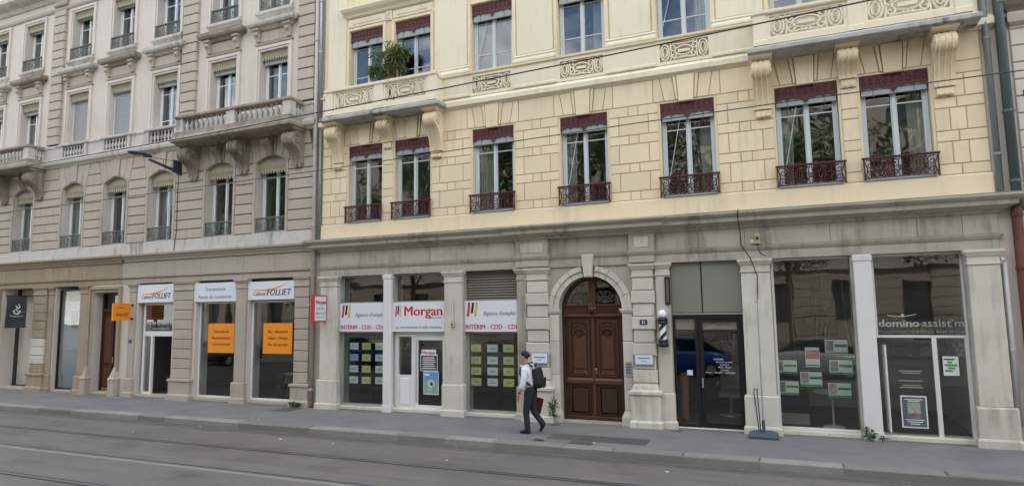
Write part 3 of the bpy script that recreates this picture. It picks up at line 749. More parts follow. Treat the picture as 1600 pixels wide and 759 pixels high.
for s in (-1, 1):
    c = dc+s*.30
    for a in range(15, 180, 24):
        L_ = .30 if s*(a-90) < 0 else .34
        g.tube([(c, YD, 2.80), (c+.5*L_*math.cos(R(a))+.03*math.sin(R(a)), YD, 2.80+.5*L_*math.sin(R(a))), (c+L_*math.cos(R(a)), YD, 2.80+min(L_*math.sin(R(a)), .38))], .008, 4)
    g.tube([(c+.16*math.cos(R(a)), YD, 2.80+.16*math.sin(R(a))) for a in range(0, 181, 18)], .008, 4)
    g.tube([(c+.28*math.cos(R(a)), YD, 2.80+.28*math.sin(R(a))) for a in range(0, 181, 18)], .007, 4)
    for a in (40, 90, 140): g.tube(spiral(c+.22*math.cos(R(a)), YD, 2.80+.22*math.sin(R(a)), .05, 1.2, 0), .006, 4)
g.build('fanlight_grille', IRON, doorp)['kind'] = 'stuff'
MB().box(D0-.1, D1+.1, 1.9, 2.0, 0, 3.8).box(D0-.1, D0-.02, .46, 1.9, 0, 3.8).box(D1+.02, D1+.1, .46, 1.9, 0, 3.8).box(D0-.02, D1+.02, .46, 1.9, 3.7, 3.8).build('hall', SLATE, YB)
for s, (a, b) in ((-1, (D0+.077, dc-.004)), (1, (dc+.004, D1-.077))):
    leaf = MB().box(a, b, YD, YD+.055, .04, 2.474).build('door_leaf', DOORD, doorp)
    # sub-panels become parts of the door; mouldings stand proud
    def frame_(x0, x1, z0, z1, w, y0, y1, mat, nm):
        MB().box(x0, x0+w, y0, y1, z0, z1).box(x1-w, x1, y0, y1, z0, z1).box(x0+w, x1-w, y0, y1, z1-w, z1).box(x0+w, x1-w, y0, y1, z0, z0+w).build(nm, mat, doorp)
    m = (a+b)/2; pa, pb = a+.10, b-.10
    frame_(pa, pb, 1.06, 2.38, .03, YD-.03, YD, DOORW, 'panel_moulding')
    frame_(pa, pb, .16, .84, .03, YD-.03, YD, DOORD, 'panel_moulding')
    MB().cbox(pa+.09, pb-.09, YD-.022, YD, 1.22, 2.02, .02).build('door_panel', DOORW, doorp)
    MB().cbox(pa+.035, pb-.035, YD-.018, YD, .20, .80, .03).build('door_panel', DOORD, doorp)
    MB().loft(a+.03, b-.03, YD-.035, YD, [(0, .87), (.015, .89), (.02, .93), (.02, .97), (.0, 1.02)]).build('lock_rail', DOORW, doorp)
    MB().prism([(pa+.05, 1.10), (pb-.05, 1.10), (pb-.11, 1.21), (pa+.11, 1.21)], YD-.04, YD, .02).build('carved_foot', DOORW, doorp)
    pts = arc(m, 2.03, .17, 0, 180, 12)
    MB().tube([(x, YD-.02, z) for x, z in pts], .022, 6).build('carved_arch', DOORW, doorp)
    MB().tube([(m+.20*math.cos(R(t)), YD-.015, 2.06+.20*math.sin(R(t))) for t in range(15, 170, 15)], .014, 5).build('carved_arch', DOORD, doorp)
    MB().tube([(m+.06*math.cos(t*.628), YD-.025, 2.06+.06*math.sin(t*.628)) for t in range(10)], .018, 6, True).build('medallion', DOORD, doorp)
    MB().ball((m, YD-.02, 2.06), .035, 8, 6).build('medallion_boss', DOORW, doorp, True)
    for sx in (-1, 1):
        MB().tube(spiral(m+sx*.17, YD-.015, 2.30, .05, 1.2, 0, sx), .010, 5).build('carved_scroll', DOORW, doorp)
    MB().loft(a+.01, b-.01, YD-.02, YD, [(0, .042), (0, .11), (-.01, .13)]).build('kick_board', DOORD, doorp)
MB().box(dc-.03, dc+.03, YD-.035, YD-.001, .05, 2.47).build('door_astragal', DOORW, doorp)
MB().ball((dc+.055, YD-.05, 1.23), .028, 8, 6).build('door_knob', BRASS, doorp, True)
box('keyhole_plate', BRASS, doorp, dc+.035, dc+.07, YD-.006, YD, 1.12, 1.20)

# ---------------------------------------------------------------- shopfront glazing
FG = M('green_grey_frame', (.30, .36, .31), .5, .05, 3, .05, rv=.02)
def pj(X, z, Y): k = 1+Y/14.607; return X*k, 2.65+(z-2.65)*k
def fixed_pane(parent, x0, x1, z0, z1, y, fm, t=.035, gm=SHOPG, name='shop_window', d=.06):
    b = MB().box(x0, x0+t, y, y+d, z0, z1).box(x1-t, x1, y, y+d, z0, z1).box(x0+t, x1-t, y+.001, y+d-.001, z0, z0+t).box(x0+t, x1-t, y+.001, y+d-.001, z1-t, z1)
    o = b.build(name, fm, parent)
    box('pane', gm, o, x0+t-.003, x1-t+.003, y+d*.4, y+d*.4+.008, z0+t-.003, z1-t+.003)
    return o
# agency, left bay
fixed_pane(YB, -11.455, -9.955, .105, 2.13, .12, FG, .05); fixed_pane(YB, -11.455, -9.955, 2.90, ZT-.005, .12, FG, .04)
fixed_pane(YB, -9.675, -8.065, 2.90, ZT-.005, .12, FG, .04)
# agency door bay
dv = MB().box(-9.675, -9.57, .10, .18, .10, 2.12).box(-9.57, -8.065, .10, .18, 1.99, 2.12).box(-9.16, -9.06, .10, .18, .10, 1.99).box(-9.57, -9.16, .10, .16, .10, .98).box(-8.12, -8.065, .10, .18, .10, 1.99)
dv = dv.build('shop_entrance', WHT, YB)
MB().cbox(-9.53, -9.20, .085, .10, .18, .90, .02).build('door_panel', WHT, dv)
box('letter_slot', BLACK, dv, -9.50, -9.22, .085, .10, .985, 1.03)
box('pane', SHOPG, dv, -9.575, -9.155, .13, .138, 1.03, 1.995)
sash(dv, -9.055, -8.125, .10, 1.985, .11, WHT, .09, (), SHOPG, 'door_leaf')
MB().tube([(-8.97, .05, .28), (-8.97, .03, .32), (-8.97, .03, 1.90), (-8.97, .05, 1.94)], .016, 6).build('pull_handle', ZINC, dv)
# agency right bay with louvre
fixed_pane(YB, -7.495, -6.035, .105, 2.13, .12, FG, .05)
lv = box('louvre', BROWN, YB, -7.495, -6.035, .2, .22, 2.90, ZT-.005)
LSL = M('louvre_slat', (.30, .27, .235), .6, .08, 5, .1, rv=.06)
for k in range(11):
    z = 2.925+k*.067
    MB().prof([(.10, z), (.11, z-.006), (.18, z+.042), (.17, z+.048)], -7.49, -6.04).build('slat', LSL, lv)
# barber shop
bx0, bx1 = -2.255, -.745
bf = MB().box(bx0, bx1, .08, .17, 2.42, 2.53).box(bx0, bx0+.045, .08, .17, .03, 2.42).box(bx1-.045, bx1, .08, .17, .03, 2.42).box(-1.775, -1.70, .08, .17, .03, 2.42)
bf = bf.build('barber_shopfront', BLACK, YB)
box('light_rail', ZINC, bf, bx0, bx1, .06, .079, 2.50, 2.535)
BPAN = M('fascia_panel_paint', (.22, .225, .185), .35, .04, 2, .02, rv=.04)
for a, b in ((bx0+.005, -1.60), (-1.57, bx1-.005)): MB().cbox(a, b, .06, .14, 2.545, ZT-.004, .006).build('fascia_panel', BPAN, bf)
box('panel_joint', BLACK, bf, -1.60, -1.57, .07, .14, 2.545, ZT-.004)
box('pane', SHOPG, bf, -2.21, -1.775, .12, .128, .06, 2.40)
box('sill_rail', BLACK, bf, -2.21, -1.775, .10, .16, .03, .075)
sash(bf, -1.695, -.795, .035, 2.415, .10, BLACK, .09, (2.12,), SHOPG, 'door_leaf')
box('roller_blind', PALEIN, bf, -2.20, -1.78, .19, .2, 2.17, 2.40); box('roller_blind', PALEIN, bf, -1.62, -.86, .19, .2, 2.17, 2.33)
MB().box(-1.66, -1.63, .05, .095, .9, 1.1).build('door_handle', ZINC, bf)
# care agency: large window and door bay
fixed_pane(YB, -.125, 1.425, .105, ZT-.005, .12, WPIL, .045)
fixed_pane(YB, 1.765, 3.345, 2.00, ZT-.005, .12, WPIL, .05)
cd = MB().box(2.72, 2.80, .12, .19, .04, 1.999).box(3.265, 3.345, .12, .19, .04, 1.999).build('care_entrance', WPIL, YB)
box('pane', SHOPG, cd, 2.80, 3.265, .15, .158, .05, 1.999); box('door_glass', SHOPG, cd, 1.80, 2.715, .135, .147, .06, 1.985)
box('door_hinge', ZINC, cd, 1.80, 1.95, .12, .16, .05, .12); box('door_closer', BLACK, cd, 2.45, 2.715, .12, .16, 1.955, 1.998)
for k in (0,):
    MB().tube([(1.90, .05, .16), (1.90, .05, 1.86)], .022, 8).build('pull_handle', WPIL, cd)
    MB().tube([(1.885, .22, .16), (1.885, .22, 1.86)], .02, 8).build('pull_handle', WPIL, cd)
    for z in (.35, 1.65): MB().tube([(1.90, .05, z), (1.89, .22, z)], .012, 6).build('handle_fixing', ZINC, cd)

# ---------------------------------------------------------------- signs and prints on the yellow building
def stripes(parent, x, y, z, h, s=1.0):
    for k, (dx, z0, z1, m) in enumerate(((0, 0, 1, RED), (.11*s, .22, .98, NAVY), (.21*s, .0, 1, GOLD))):
        b = MB().prism([(x+dx, z+h*z0), (x+dx+.065*s, z+h*z0), (x+dx+.105*s, z+h*z1), (x+dx+.04*s, z+h*z1)], y-.004, y)
        b.build('logo_stripe', m, parent)
def fascia(label, x0, x1, z0, z1, y):
    t = thing('shop_sign', label, 'sign', ((x0+x1)/2, y, z0), 'agency fascia signs')
    MB().cbox(x0, x1, y, y+.10, z0, z1, .004).build('sign_panel', SIGNW, t); return t
for lb, x0, x1 in (('white fascia sign with three stripes left of the red-lettered sign', -11.45, -9.95), ('white fascia sign with three stripes under the louvre', -7.50, -6.03)):
    t = fascia(lb, x0, x1, 2.12, 2.91, -.02)
    stripes(t, x0+.07, -.02, 2.51, .36, 1.0)
    text(t, "Agence d'emploi", x0+.53, -.022, 2.535, .155, GREYT, .98 if x0 < -10 else .90, .1, 0, 'LEFT')
    text(t, 'INTÉRIM - CDD - CDI', (x0+x1)/2+.01, -.022, 2.19, .165, RED, 1.42, 0, .004)
t = fascia('white fascia sign with large red name above the agency door', -9.69, -8.06, 2.12, 2.91, -.03)
stripes(t, -9.60, -.03, 2.52, .30, .62)
text(t, 'Morgan', -9.33, -.032, 2.55, .36, RED, 1.15, 0, .010, 'LEFT')
text(t, 'SERVICES', -8.36, -.032, 2.465, .065, GREYT, .36)
text(t, 'Le recrutement à taille humaine', -8.87, -.032, 2.21, .105, GREYT, 1.42)
# projecting sign
t = thing('projecting_sign', 'small red-edged white box sign projecting beside the drainpipe', 'sign', (-11.88, -.4, 2.40))
MB().box(-11.94, -11.825, -.65, -.14, 2.40, 3.15).build('sign_box', RED, t)
box('sign_face', SIGNW, t, -11.8248, -11.818, -.62, -.16, 2.44, 3.11)
box('wall_bracket', BLACK, t, -11.90, -11.86, -.14, -.115, 2.6, 2.95)
text(t, 'Morgan', -11.8165, -.38, 2.90, .16, RED, .40, 0, .005, face='+X')
text(t, "Agence d'emploi", -11.8165, -.39, 2.76, .07, GREYT, .30, 0, 0, face='+X'); text(t, 'INTÉRIM - CDD - CDI', -11.8165, -.39, 2.62, .07, RED, .38, face='+X')
box('print_line', GREYT, t, -11.8178, -11.8168, -.56, -.22, 2.53, 2.545)
# job notices in the two agency windows
def notice(x0, z1, mat, where, y=.20, w=.29, h=.19):
    a, zt = pj(x0, z1, y); b = a+w*1.0
    t = thing('job_notice', where, 'notice', ((a+b)/2, y, zt-h), 'job notices in the agency windows')
    MB().box(a, b, y, y+.006, zt-h, zt).build('sheet', mat, t)
    box('print_line', GREYT if mat != PAPY else GREEN, t, a+.06, b-.06, y-.001, y-.0002, zt-h*.62, zt-h*.55)
    box('print_line', GREYT if mat != PAPY else GREEN, t, a+.09, b-.07, y-.001, y-.0002, zt-h*.45, zt-h*.40)
    MB().tube([((a+b)/2, y+.003, zt), ((a+b)/2, y+.003, zt+.10)], .002, 4).build('hanging_wire', ZINC, t)
rows = ('top row', 'second row', 'third row', 'bottom row'); cols = ('left column', 'middle column', 'right column')
cA = [[PAPW, PAPY, PAPW], [PAPB, PAPY, PAPW], [PAPW, PAPY, PAPW], [PAPW, PAPY, PAPW]]
cC = [[PAPY, PAPW, PAPY], [PAPY, PAPW, PAPY], [PAPY, PAPW, PAPY], [PAPY, PAPW, PAPY]]
cname = {'paper_white': 'pale', 'paper_yellow': 'yellow', 'paper_blue': 'blue'}
for wn, cc, X, Z in (('window left of the agency door', cA, (-11.10, -10.69, -10.25), (1.82, 1.51, 1.20, .90)), ('window under the louvre', cC, (-7.33, -6.87, -6.43), (1.80, 1.50, 1.23, .96))):
    for r_ in range(4):
        for c_ in range(3):
            notice(X[c_], Z[r_], cc[r_][c_], f'{cname[cc[r_][c_].name]} job notice, {rows[r_]}, {cols[c_]}, in the {wn}')
# prints on the agency door
t = thing('door_poster', 'dark print with red-lettered white top on the agency door glass', 'poster', (-8.6, .14, 1.1))
MB().box(-8.87, -8.37, .098, .104, 1.10, 1.52).build('dark_print', M('print_dark', (.05, .045, .04), .5, .1, 8, 0, rv=0), t)
b = MB()
for q in (([-8.88, -8.36], [1.50, 1.53]), ([-8.88, -8.36], [1.09, 1.105])): b.box(q[0][0], q[0][1], .094, .105, q[1][0], q[1][1])
b.box(-8.88, -8.865, .094, .105, 1.105, 1.50).box(-8.375, -8.36, .094, .105, 1.105, 1.50); b.build('white_border', WTXT, t)
MB().box(-8.84, -8.40, .085, .0935, 1.49, 1.65).build('white_top', SIGNW, t); text(t, 'Morgan', -8.62, .083, 1.53, .12, RED, .38, 0, .003)
for k in range(6): box('print_line', WTXT, t, -8.82+.02*(k % 2), -8.42-.02*(k % 3), .096, .0975, 1.15+k*.055, 1.172+k*.055)
t = thing('door_poster', 'blue and green printed poster low on the agency door glass', 'poster', (-8.55, .14, .5))
PBL = M('print_blue', (.12, .30, .55), .5, .35, 5, 0, rv=0); PWG = M('print_landscape', (.28, .38, .30), .5, .6, 9, 0, rv=0)
MB().box(-8.79, -8.33, .100, .105, .48, 1.08).build('poster_border', PAPW, t)
MB().box(-8.77, -8.35, .097, .0995, .80, 1.065).build('poster_sky', PBL, t); MB().box(-8.77, -8.35, .097, .0995, .50, .80).build('poster_ground', PWG, t)
MB().prism(arc(-8.56, .77, .11, 0, 360, 18)[:-1], .094, .0965).build('poster_disc', M('print_disc', (.45, .5, .62), .5, .5, 12, 0, rv=0), t)
MB().prism(arc(-8.54, .76, .045, 0, 360, 14)[:-1], .092, .0938).build('poster_disc', NAVY, t); box('print_line', WTXT, t, -8.75, -8.60, .0945, .0965, .97, 1.02)
# plaques, numbers, boxes
PLQ = M('plaque_frame', (.25, .28, .33), .5, .05, 4, 0, rv=0)
def plaque(label, x0, x1, z0, z1, y):
    t = thing('plaque', label, 'plaque', ((x0+x1)/2, y, z0))
    MB().cbox(x0, x1, y, y+.02, z0, z1, .004).build('plaque_frame', PLQ, t); MB().box(x0+.025, x1-.025, y-.004, y-.0005, z0+.025, z1-.025).build('plaque_face', SIGNW, t)
    m = (x0+x1)/2
    box('print_line', PBL, t, m-.14, m+.14, y-.006, y-.0045, z0+.14, z0+.175); box('print_line', GREYT, t, m-.06, m+.06, y-.006, y-.0045, z0+.085, z0+.10); return t
plaque('white plaque on the stone pier behind the walking person', -5.62, -5.17, 1.36, 1.64, -.185); plaque('white plaque on the rusticated pier below the house number', -3.10, -2.66, 1.38, 1.63, -.185)
t = thing('house_number_plate', 'dark blue enamel house number plate above the white plaque', 'number plate', (-2.87, -.19, 2.28))
MB().cbox(-2.95, -2.78, -.175, -.16, 2.29, 2.40, .003).build('plate', M('enamel_blue', (.02, .035, .09), .3, .05, 4, 0, rv=0), t); text(t, '32', -2.865, -.178, 2.315, .09, WTXT)
t = thing('intercom_panel', 'steel intercom panel on the right jamb of the oak door', 'intercom', (-3.26, -.06, 1.1))
MB().cbox(-3.33, -3.19, -.075, -.052, 1.10, 1.44, .004).build('intercom_plate', ZINC, t)
for z in (1.20, 1.26, 1.32, 1.38):
    for xx in (-3.285, -3.235): box('call_button', BLACK, t, xx-.015, xx+.015, -.082, -.0755, z-.014, z+.014)
box('lower_plate', BEIGEP, t, -3.33, -3.19, -.07, -.0525, .82, 1.06)
t = thing('alarm_box', 'small yellowed alarm box with cable on the frieze', 'alarm', (-.36, -.1, 4.0))
MB().cbox(-.42, -.30, -.14, -.056, 4.00, 4.22, .01).build('alarm_case', M('yellowed_plastic', (.45, .38, .22), .5, .06, 6, 0, rv=0), t); MB().lathe(-.36, -.15, [(.03, 4.10), (.03, 4.15)], 8).build('alarm_lens', BLACK, t)
box('junction_box', WPIL, t, -.50, -.43, -.10, -.056, 4.02, 4.10)
MB().tube([(-.36, -.10, 4.0), (-.35, -.10, 3.88), (-.30, -.12, 3.78), (-.2, -.22, 3.72)], .010, 5).build('cable', BLACK, t)
t = thing('alarm_box', 'small beige call box with cable on the pier left of the louvre', 'alarm', (-7.78, -.15, 2.25))
MB().cbox(-7.83, -7.73, -.17, -.122, 2.25, 2.42, .01).build('alarm_case', MATS['yellowed_plastic'], t); MB().tube([(-7.78, -.14, 2.42), (-7.78, -.135, 2.95)], .012, 5).build('conduit', WPIL, t); box('alarm_lens', BLACK, t, -7.80, -7.76, -.175, -.1705, 2.29, 2.33)
t = tag(MB().tube([(-.70, -.46, 4.73), (-.72, -.47, 4.65), (-.72, -.33, 4.46), (-.70, -.12, 4.30), (-.70, -.09, 4.0), (-.62, -.12, 3.86), (-.52, -.2, 3.70), (-.40, -.16, 3.30), (-.42, -.14, 2.8)], .011, 5).build('cable', BLACK), 'black cable running down the cornice onto the barber pilaster', 'cable')
# barber pole
t = thing('barber_pole', 'black and white striped barber pole with white globe', 'barber pole', (-2.42, -.25, 1.75))
px, py = -2.43, -.20
MB().lathe(px, py, [(.07, 1.79), (.115, 1.80), (.12, 1.84), (.105, 1.90), (.12, 1.93), (.095, 1.96)], 14).build('lower_cap', BLACK, t)
MB().lathe(px, py, [(.095, 2.30), (.12, 2.33), (.105, 2.36), (.12, 2.40), (.10, 2.43), (.05, 2.45)], 14).build('upper_cap', BLACK, t)
MB().ball((px, py, 2.52), .10, 14, 10).build('globe', M('milk_globe', (.8, .8, .8), .25, .01, 2, 0, rv=0), t, True)
cyl = MB().lathe(px, py, [(.075, 1.96), (.075, 2.30)], 24).build('pole_body', WTXT, t)
sp = MB(); n, m_ = 18, 5
for s0 in (0, math.pi):
    o_ = len(sp.v)
    for i in range(n+1):
        for j in range(m_+1):
            u = i/n; a = s0+u*math.pi*1.5+j/m_*1.45
            sp.v.append((px+.078*math.cos(a), py+.078*math.sin(a), 1.962+.336*u))
    sp.f += [(o_+i*(m_+1)+j, o_+i*(m_+1)+j+1, o_+(i+1)*(m_+1)+j+1, o_+(i+1)*(m_+1)+j) for i in range(n) for j in range(m_)]
sp.build('spiral_stripe', BLACK, t)
box('pole_bracket', BLACK, t, px-.03, px+.03, py+.06, -.061, 1.85, 1.89); box('pole_bracket', BLACK, t, px-.03, px+.03, py+.06, -.061, 2.35, 2.39)
t = thing('box_sign', 'narrow black framed wall panel above the barber pole', 'sign', (-2.4, -.1, 2.7))
MB().box(-2.37, -2.25, -.10, -.062, 2.73, 3.36).build('panel_frame', BLACK, t); box('panel_face', SLATE, t, -2.34, -2.28, -.103, -.1005, 2.78, 3.30)
# barber door lettering
t = thing('door_lettering', 'white opening hours lettered on the dark barber door glass', 'lettering', (-1.2, .1, 1.3))
for k, (s_, w_, dx) in enumerate((('HORAIRES', .20, -.10), ('Du lundi au jeudi', .34, 0.02), ('& samedi', .18, .02), ('9h30 - 19h00', .26, .02), ('vendredi', .16, .02), ('9h30 - 20h30', .42, .02))):
    text(t, s_, -1.20+dx, .118, 1.50-k*.058, .05, WTXT, w_)
text(t, 'Fermé', -1.52, .118, 1.215, .04, WTXT, .13)
t = tag(box('window_sticker', PAPW, None, -1.98, -1.86, .105, .113, 1.16, 1.27), 'small white sticker on the barber side window', 'sticker')
# care agency prints
LITE = M('screen_print', (.62, .68, .64), .5, .06, 5, 0, rv=.03)
scr = [(-.15, 1.53, .27, 1.25, 'upper left'), (-.13, 1.10, .28, .82, 'lower left'), (.32, 1.30, .73, 1.0, 'centre, under the portrait one'), (.82, 1.96, 1.24, 1.66, 'top right'), (.88, 1.55, 1.30, 1.26, 'middle right'), (.83, 1.09, 1.25, .80, 'bottom right')]
for (x0, z1, x1, z0, wh) in scr:
    y = .34; (a, zt), (b, zb) = pj(x0, z1, y), pj(x1, z0, y)
    t = thing('offer_display', f'landscape white and green offer display, {wh} in the care agency window', 'display', ((a+b)/2, y, zb), 'offer displays in the care agency window')
    MB().cbox(a-.015, b+.015, y, y+.02, zb-.015, zt+.015, .004).build('display_frame', BLACK, t); MB().box(a, b, y-.004, y-.0005, zb, zt).build('display_sheet', LITE, t)
    h = zt-zb; box('photo', SKINTONE, t, a+.02, a+.16, y-.006, y-.0045, zb+h*.22, zt-.02)
    box('green_band', GREEN, t, a+.005, b-.005, y-.006, y-.0045, zb+.005, zb+h*.15); box('green_band', GREEN, t, a+.18, b-.01, y-.006, y-.0045, zb+h*.52, zb+h*.68)
    MB().tube([(a+.03, y+.01, zt), (a+.03, y+.01, 3.7)], .002, 4).build('hanging_wire', ZINC, t); MB().tube([(b-.03, y+.01, zt), (b-.03, y+.01, 3.7)], .002, 4).build('hanging_wire', ZINC, t)
(a, zt), (b, zb) = pj(.44, 1.80, .34), pj(.71, 1.40, .34); y = .34
t = thing('offer_display', 'portrait offer display with a red picture in the care agency window', 'display', ((a+b)/2, y, zb), 'offer displays in the care agency window')
MB().cbox(a-.015, b+.015, y, y+.02, zb-.015, zt+.015, .004).build('display_frame', BLACK, t); MB().box(a, b, y-.004, y-.0005, zb, zt).build('display_sheet', LITE, t)
box('photo', M('print_red_picture', (.42, .12, .09), .5, .5, 12, 0, rv=0), t, a+.01, b-.01, y-.006, y-.0045, zb+.17, zt-.06); box('green_band', GREEN, t, a+.01, b-.01, y-.006, y-.0045, zb+.02, zb+.05)
MB().tube([((a+b)/2, y+.01, zt), ((a+b)/2, y+.01, 3.7)], .002, 4).build('hanging_wire', ZINC, t)
t = thing('glass_lettering', 'pale shop lettering across the transom window of the care agency', 'lettering', (2.5, .1, 2.05))
LET = M('frosted_lettering', (.46, .53, .51), .6, .05, 4, 0, rv=0); LET2 = M('frosted_small_lettering', (.27, .31, .29), .6, .05, 4, 0, rv=0)
text(t, 'domino', 1.83, .155, 2.215, .21, WTXT, .70, 0, .004, 'LEFT'); text(t, "assist'm", 2.58, .155, 2.215, .21, LET, .70, 0, .002, 'LEFT'); text(t, 'missions médico sociales', 1.83, .155, 2.09, .12, LET2, 1.42, 0, 0, 'LEFT')
MB().tube([(2.00, .15, 2.445), (2.12, .15, 2.42), (2.26, .15, 2.415), (2.42, .15, 2.44), (2.50, .15, 2.46)], .009, 5).build('swoosh', LET, t); MB().prism(arc(2.265, 2.45, .025, 0, 360, 12)[:-1], .147, .152).build('dot', WTXT, t)
t = thing('door_poster', 'dark framed poster low on the care agency glass door', 'poster', (2.32, .1, .25))
MB().box(2.11, 2.555, .118, .125, .25, .87).build('poster_border', PAPW, t); MB().box(2.135, 2.53, .1145, .1175, .275, .845).build('poster_field', M('print_slate', (.10, .11, .12), .5, .15, 10, 0, rv=0), t)
MB().box(2.22, 2.44, .112, .1142, .46, .74).build('poster_picture', M('print_sage', (.28, .33, .27), .5, .15, 10, 0, rv=0), t); MB().prism(arc(2.335, .53, .12, 180, 360, 10), .109, .1118).build('poster_bowl', SKINTONE, t)
MB().ball((2.335, .113, .58), .07, 8, 6, (1, .05, 1)).build('poster_figure', SKINTONE, t)
for z, w in ((.79, .15), (.76, .10), (.40, .16), (.36, .13), (.32, .08)): box('print_line', WTXT, t, 2.335-w, 2.335+w, .112, .1142, z, z+.014)
t = thing('window_notice', 'white notice with green blocks beside the care agency door', 'notice', (3.0, .1, 1.3))
MB().cbox(2.86, 3.15, .125, .145, 1.26, 1.66, .004).build('notice_frame', BLACK, t); MB().box(2.875, 3.135, .120, .1245, 1.275, 1.645).build('notice_sheet', LITE, t)
for k in range(5): box('green_block', GREEN, t, 2.90+.05*(k % 2), 3.03+.04*(k % 3), .117, .1195, 1.35+k*.055, 1.385+k*.055)
t = thing('door_lettering', 'faint white lines of print on the care agency glass door', 'lettering', (2.3, .1, 1.0))
for k, z in enumerate((1.02, 1.06, 1.15, 1.30, 1.34)): box('print_line', LET2, t, 2.12+.05*(k % 2), 2.52-.04*(k % 2), .125, .127, z, z+.018)

# furniture seen through the shop glass
CH = M('chair_black', (.02, .02, .022), .5, .1, 5, 0, rv=.05)
def chair(x, y, rz, label):
    t = thing('visitor_chair', label, 'chair', (x, y, .06), 'chairs inside the agency')
    b = lambda nm, *q: MB().box(*q).build(nm, CH, t)
    b('seat', x-.23, x+.23, y-.22, y+.22, .48, .53); MB().cbox(x-.22, x+.22, y+.19, y+.23, .68, .95, .01).build('backrest', CH, t)
    for sx in (-.21, .21):
        for sy in (-.2, .2): MB().tube([(x+sx, y+sy, .06), (x+sx, y+sy, .95 if sy > 0 else .5)], .014, 5).build('leg', BLACK, t)
    t.rotation_euler.z = rz
chair(-10.75, .85, .5, 'black chair behind the left agency window, nearer the pier'); chair(-10.15, .95, -.3, 'black chair behind the left agency window, nearer the white post')
chair(-6.9, 1.4, 2.0, 'black chair in the dark behind the window under the louvre')
t = thing('bar_table', 'round white pedestal table behind the care agency window', 'table', (.95, .9, .06))
MB().lathe(.95, .9, [(.36, .78), (.37, .79), (.37, .81), (.36, .82)], 24).build('table_top', WPIL, t); MB().lathe(.95, .9, [(.02, .08), (.02, .78)], 8).build('table_stem', WPIL, t); MB().lathe(.95, .9, [(.22, .06), (.2, .075), (.03, .09)], 16).build('table_base', WPIL, t)
t = thing('bench_seat', 'dark blue bench behind the care agency window', 'bench', (.1, 1.3, .06)); box('seat', M('navy_cloth', (.02, .03, .06), .8, .1, 5, 0, rv=0), t, -.1, .5, 1.0, 1.6, .3, .75); box('base', PALEIN, t, -.08, .48, 1.02, 1.58, .06, .30)
t = thing('wooden_post', 'orange wooden post just inside the barber window', 'post', (-2.1, .6, .06)); MB().lathe(-2.12, .6, [(.09, .06), (.10, .2), (.085, .7), (.10, 1.12), (.12, 1.16)], 14).build('post_shaft', M('orange_wood', (.25, .10, .035), .5, .2, 8, .1, rv=0), t, True)
t = thing('barber_chair', 'pale barber chair deep inside the barber shop', 'chair', (-1.2, 1.8, .06))
CHP = M('barber_leather', (.25, .23, .2), .4, .1, 6, 0, rv=0)
MB().lathe(-1.2, 1.8, [(.28, .06), (.26, .09), (.05, .11), (.05, .5)], 14).build('pedestal', ZINC, t); MB().cbox(-1.47, -.93, 1.5, 2.05, .5, .62, .03).build('seat', CHP, t); MB().cbox(-1.45, -.95, 2.0, 2.12, .62, 1.25, .03).build('backrest', CHP, t)
for sx in (-.3, .27): box('armrest', CHP, t, -1.2+sx, -1.17+sx, 1.55, 2.05, .78, .84)

# ---------------------------------------------------------------- rose stone building on the left
LB = thing('stone_building', 'rose-beige stone building with balusters and olive valances left of the yellow building', 'building', (-21, 0, 0))
LX0, LX1 = -31.0, -12.47
LC = [-14.12, -16.24, -18.88, -21.15, -23.42, -26.30, -28.55]
AW, UW, TW = .60, .56, .56
A0, A1, ARISE = 5.09, 7.28, .20           # first-floor arched windows
B0, B1 = 8.975, 10.86; C0, C1 = 12.20, 14.06; LTOP = 18.0
LOP = [(-27.20, -25.30), (-24.05, -22.62), (-21.95, -20.72), (-19.72, -18.08), (-17.06, -15.36), (-14.86, -13.08)]
LZT = 3.72
def solid_l(x, z):
    for a, b in LOP:
        if a < x < b and z < (3.46 if a == -21.95 else LZT): return False
    for c in LC:
        if abs(x-c) < AW and A0 < z < A1+ARISE: return False
        if abs(x-c) < UW and (B0 < z < B1 or C0 < z < C1): return False
    return True
xs = [LX0, LX1]+[q for ab in LOP for q in ab]+[c+s*w for c in LC for s in (-1, 1) for w in (AW, UW)]
wall_grid(xs, [0, 3.46, LZT, A0, A1+ARISE, B0, B1, C0, C1, LTOP], solid_l, 0, .5).build('wall', PINKW, LB)
box('roof', DZINC, LB, LX0, LX1, .51, 9, 17.8, 18.0)
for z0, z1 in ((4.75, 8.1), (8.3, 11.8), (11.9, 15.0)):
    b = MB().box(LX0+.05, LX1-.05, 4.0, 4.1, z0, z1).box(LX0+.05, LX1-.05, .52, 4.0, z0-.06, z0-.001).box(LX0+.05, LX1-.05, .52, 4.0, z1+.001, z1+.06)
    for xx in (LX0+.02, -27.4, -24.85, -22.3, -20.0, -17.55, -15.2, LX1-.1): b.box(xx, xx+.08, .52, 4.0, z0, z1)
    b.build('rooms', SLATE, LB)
# upper cornice and frieze
MB().loft(LX0, LX1-.05, -.04, 0, [(0, 14.28), (.03, 14.33), (.03, 14.42)]).build('architrave', PINK, LB)
MB().loft(LX0, LX1-.05, -.05, 0, [(0, 14.72), (.05, 14.78), (.10, 14.84), (.28, 14.90), (.42, 14.98), (.45, 15.10), (.45, 15.18), (.1, 15.24)]).build('cornice', LIME, LB)
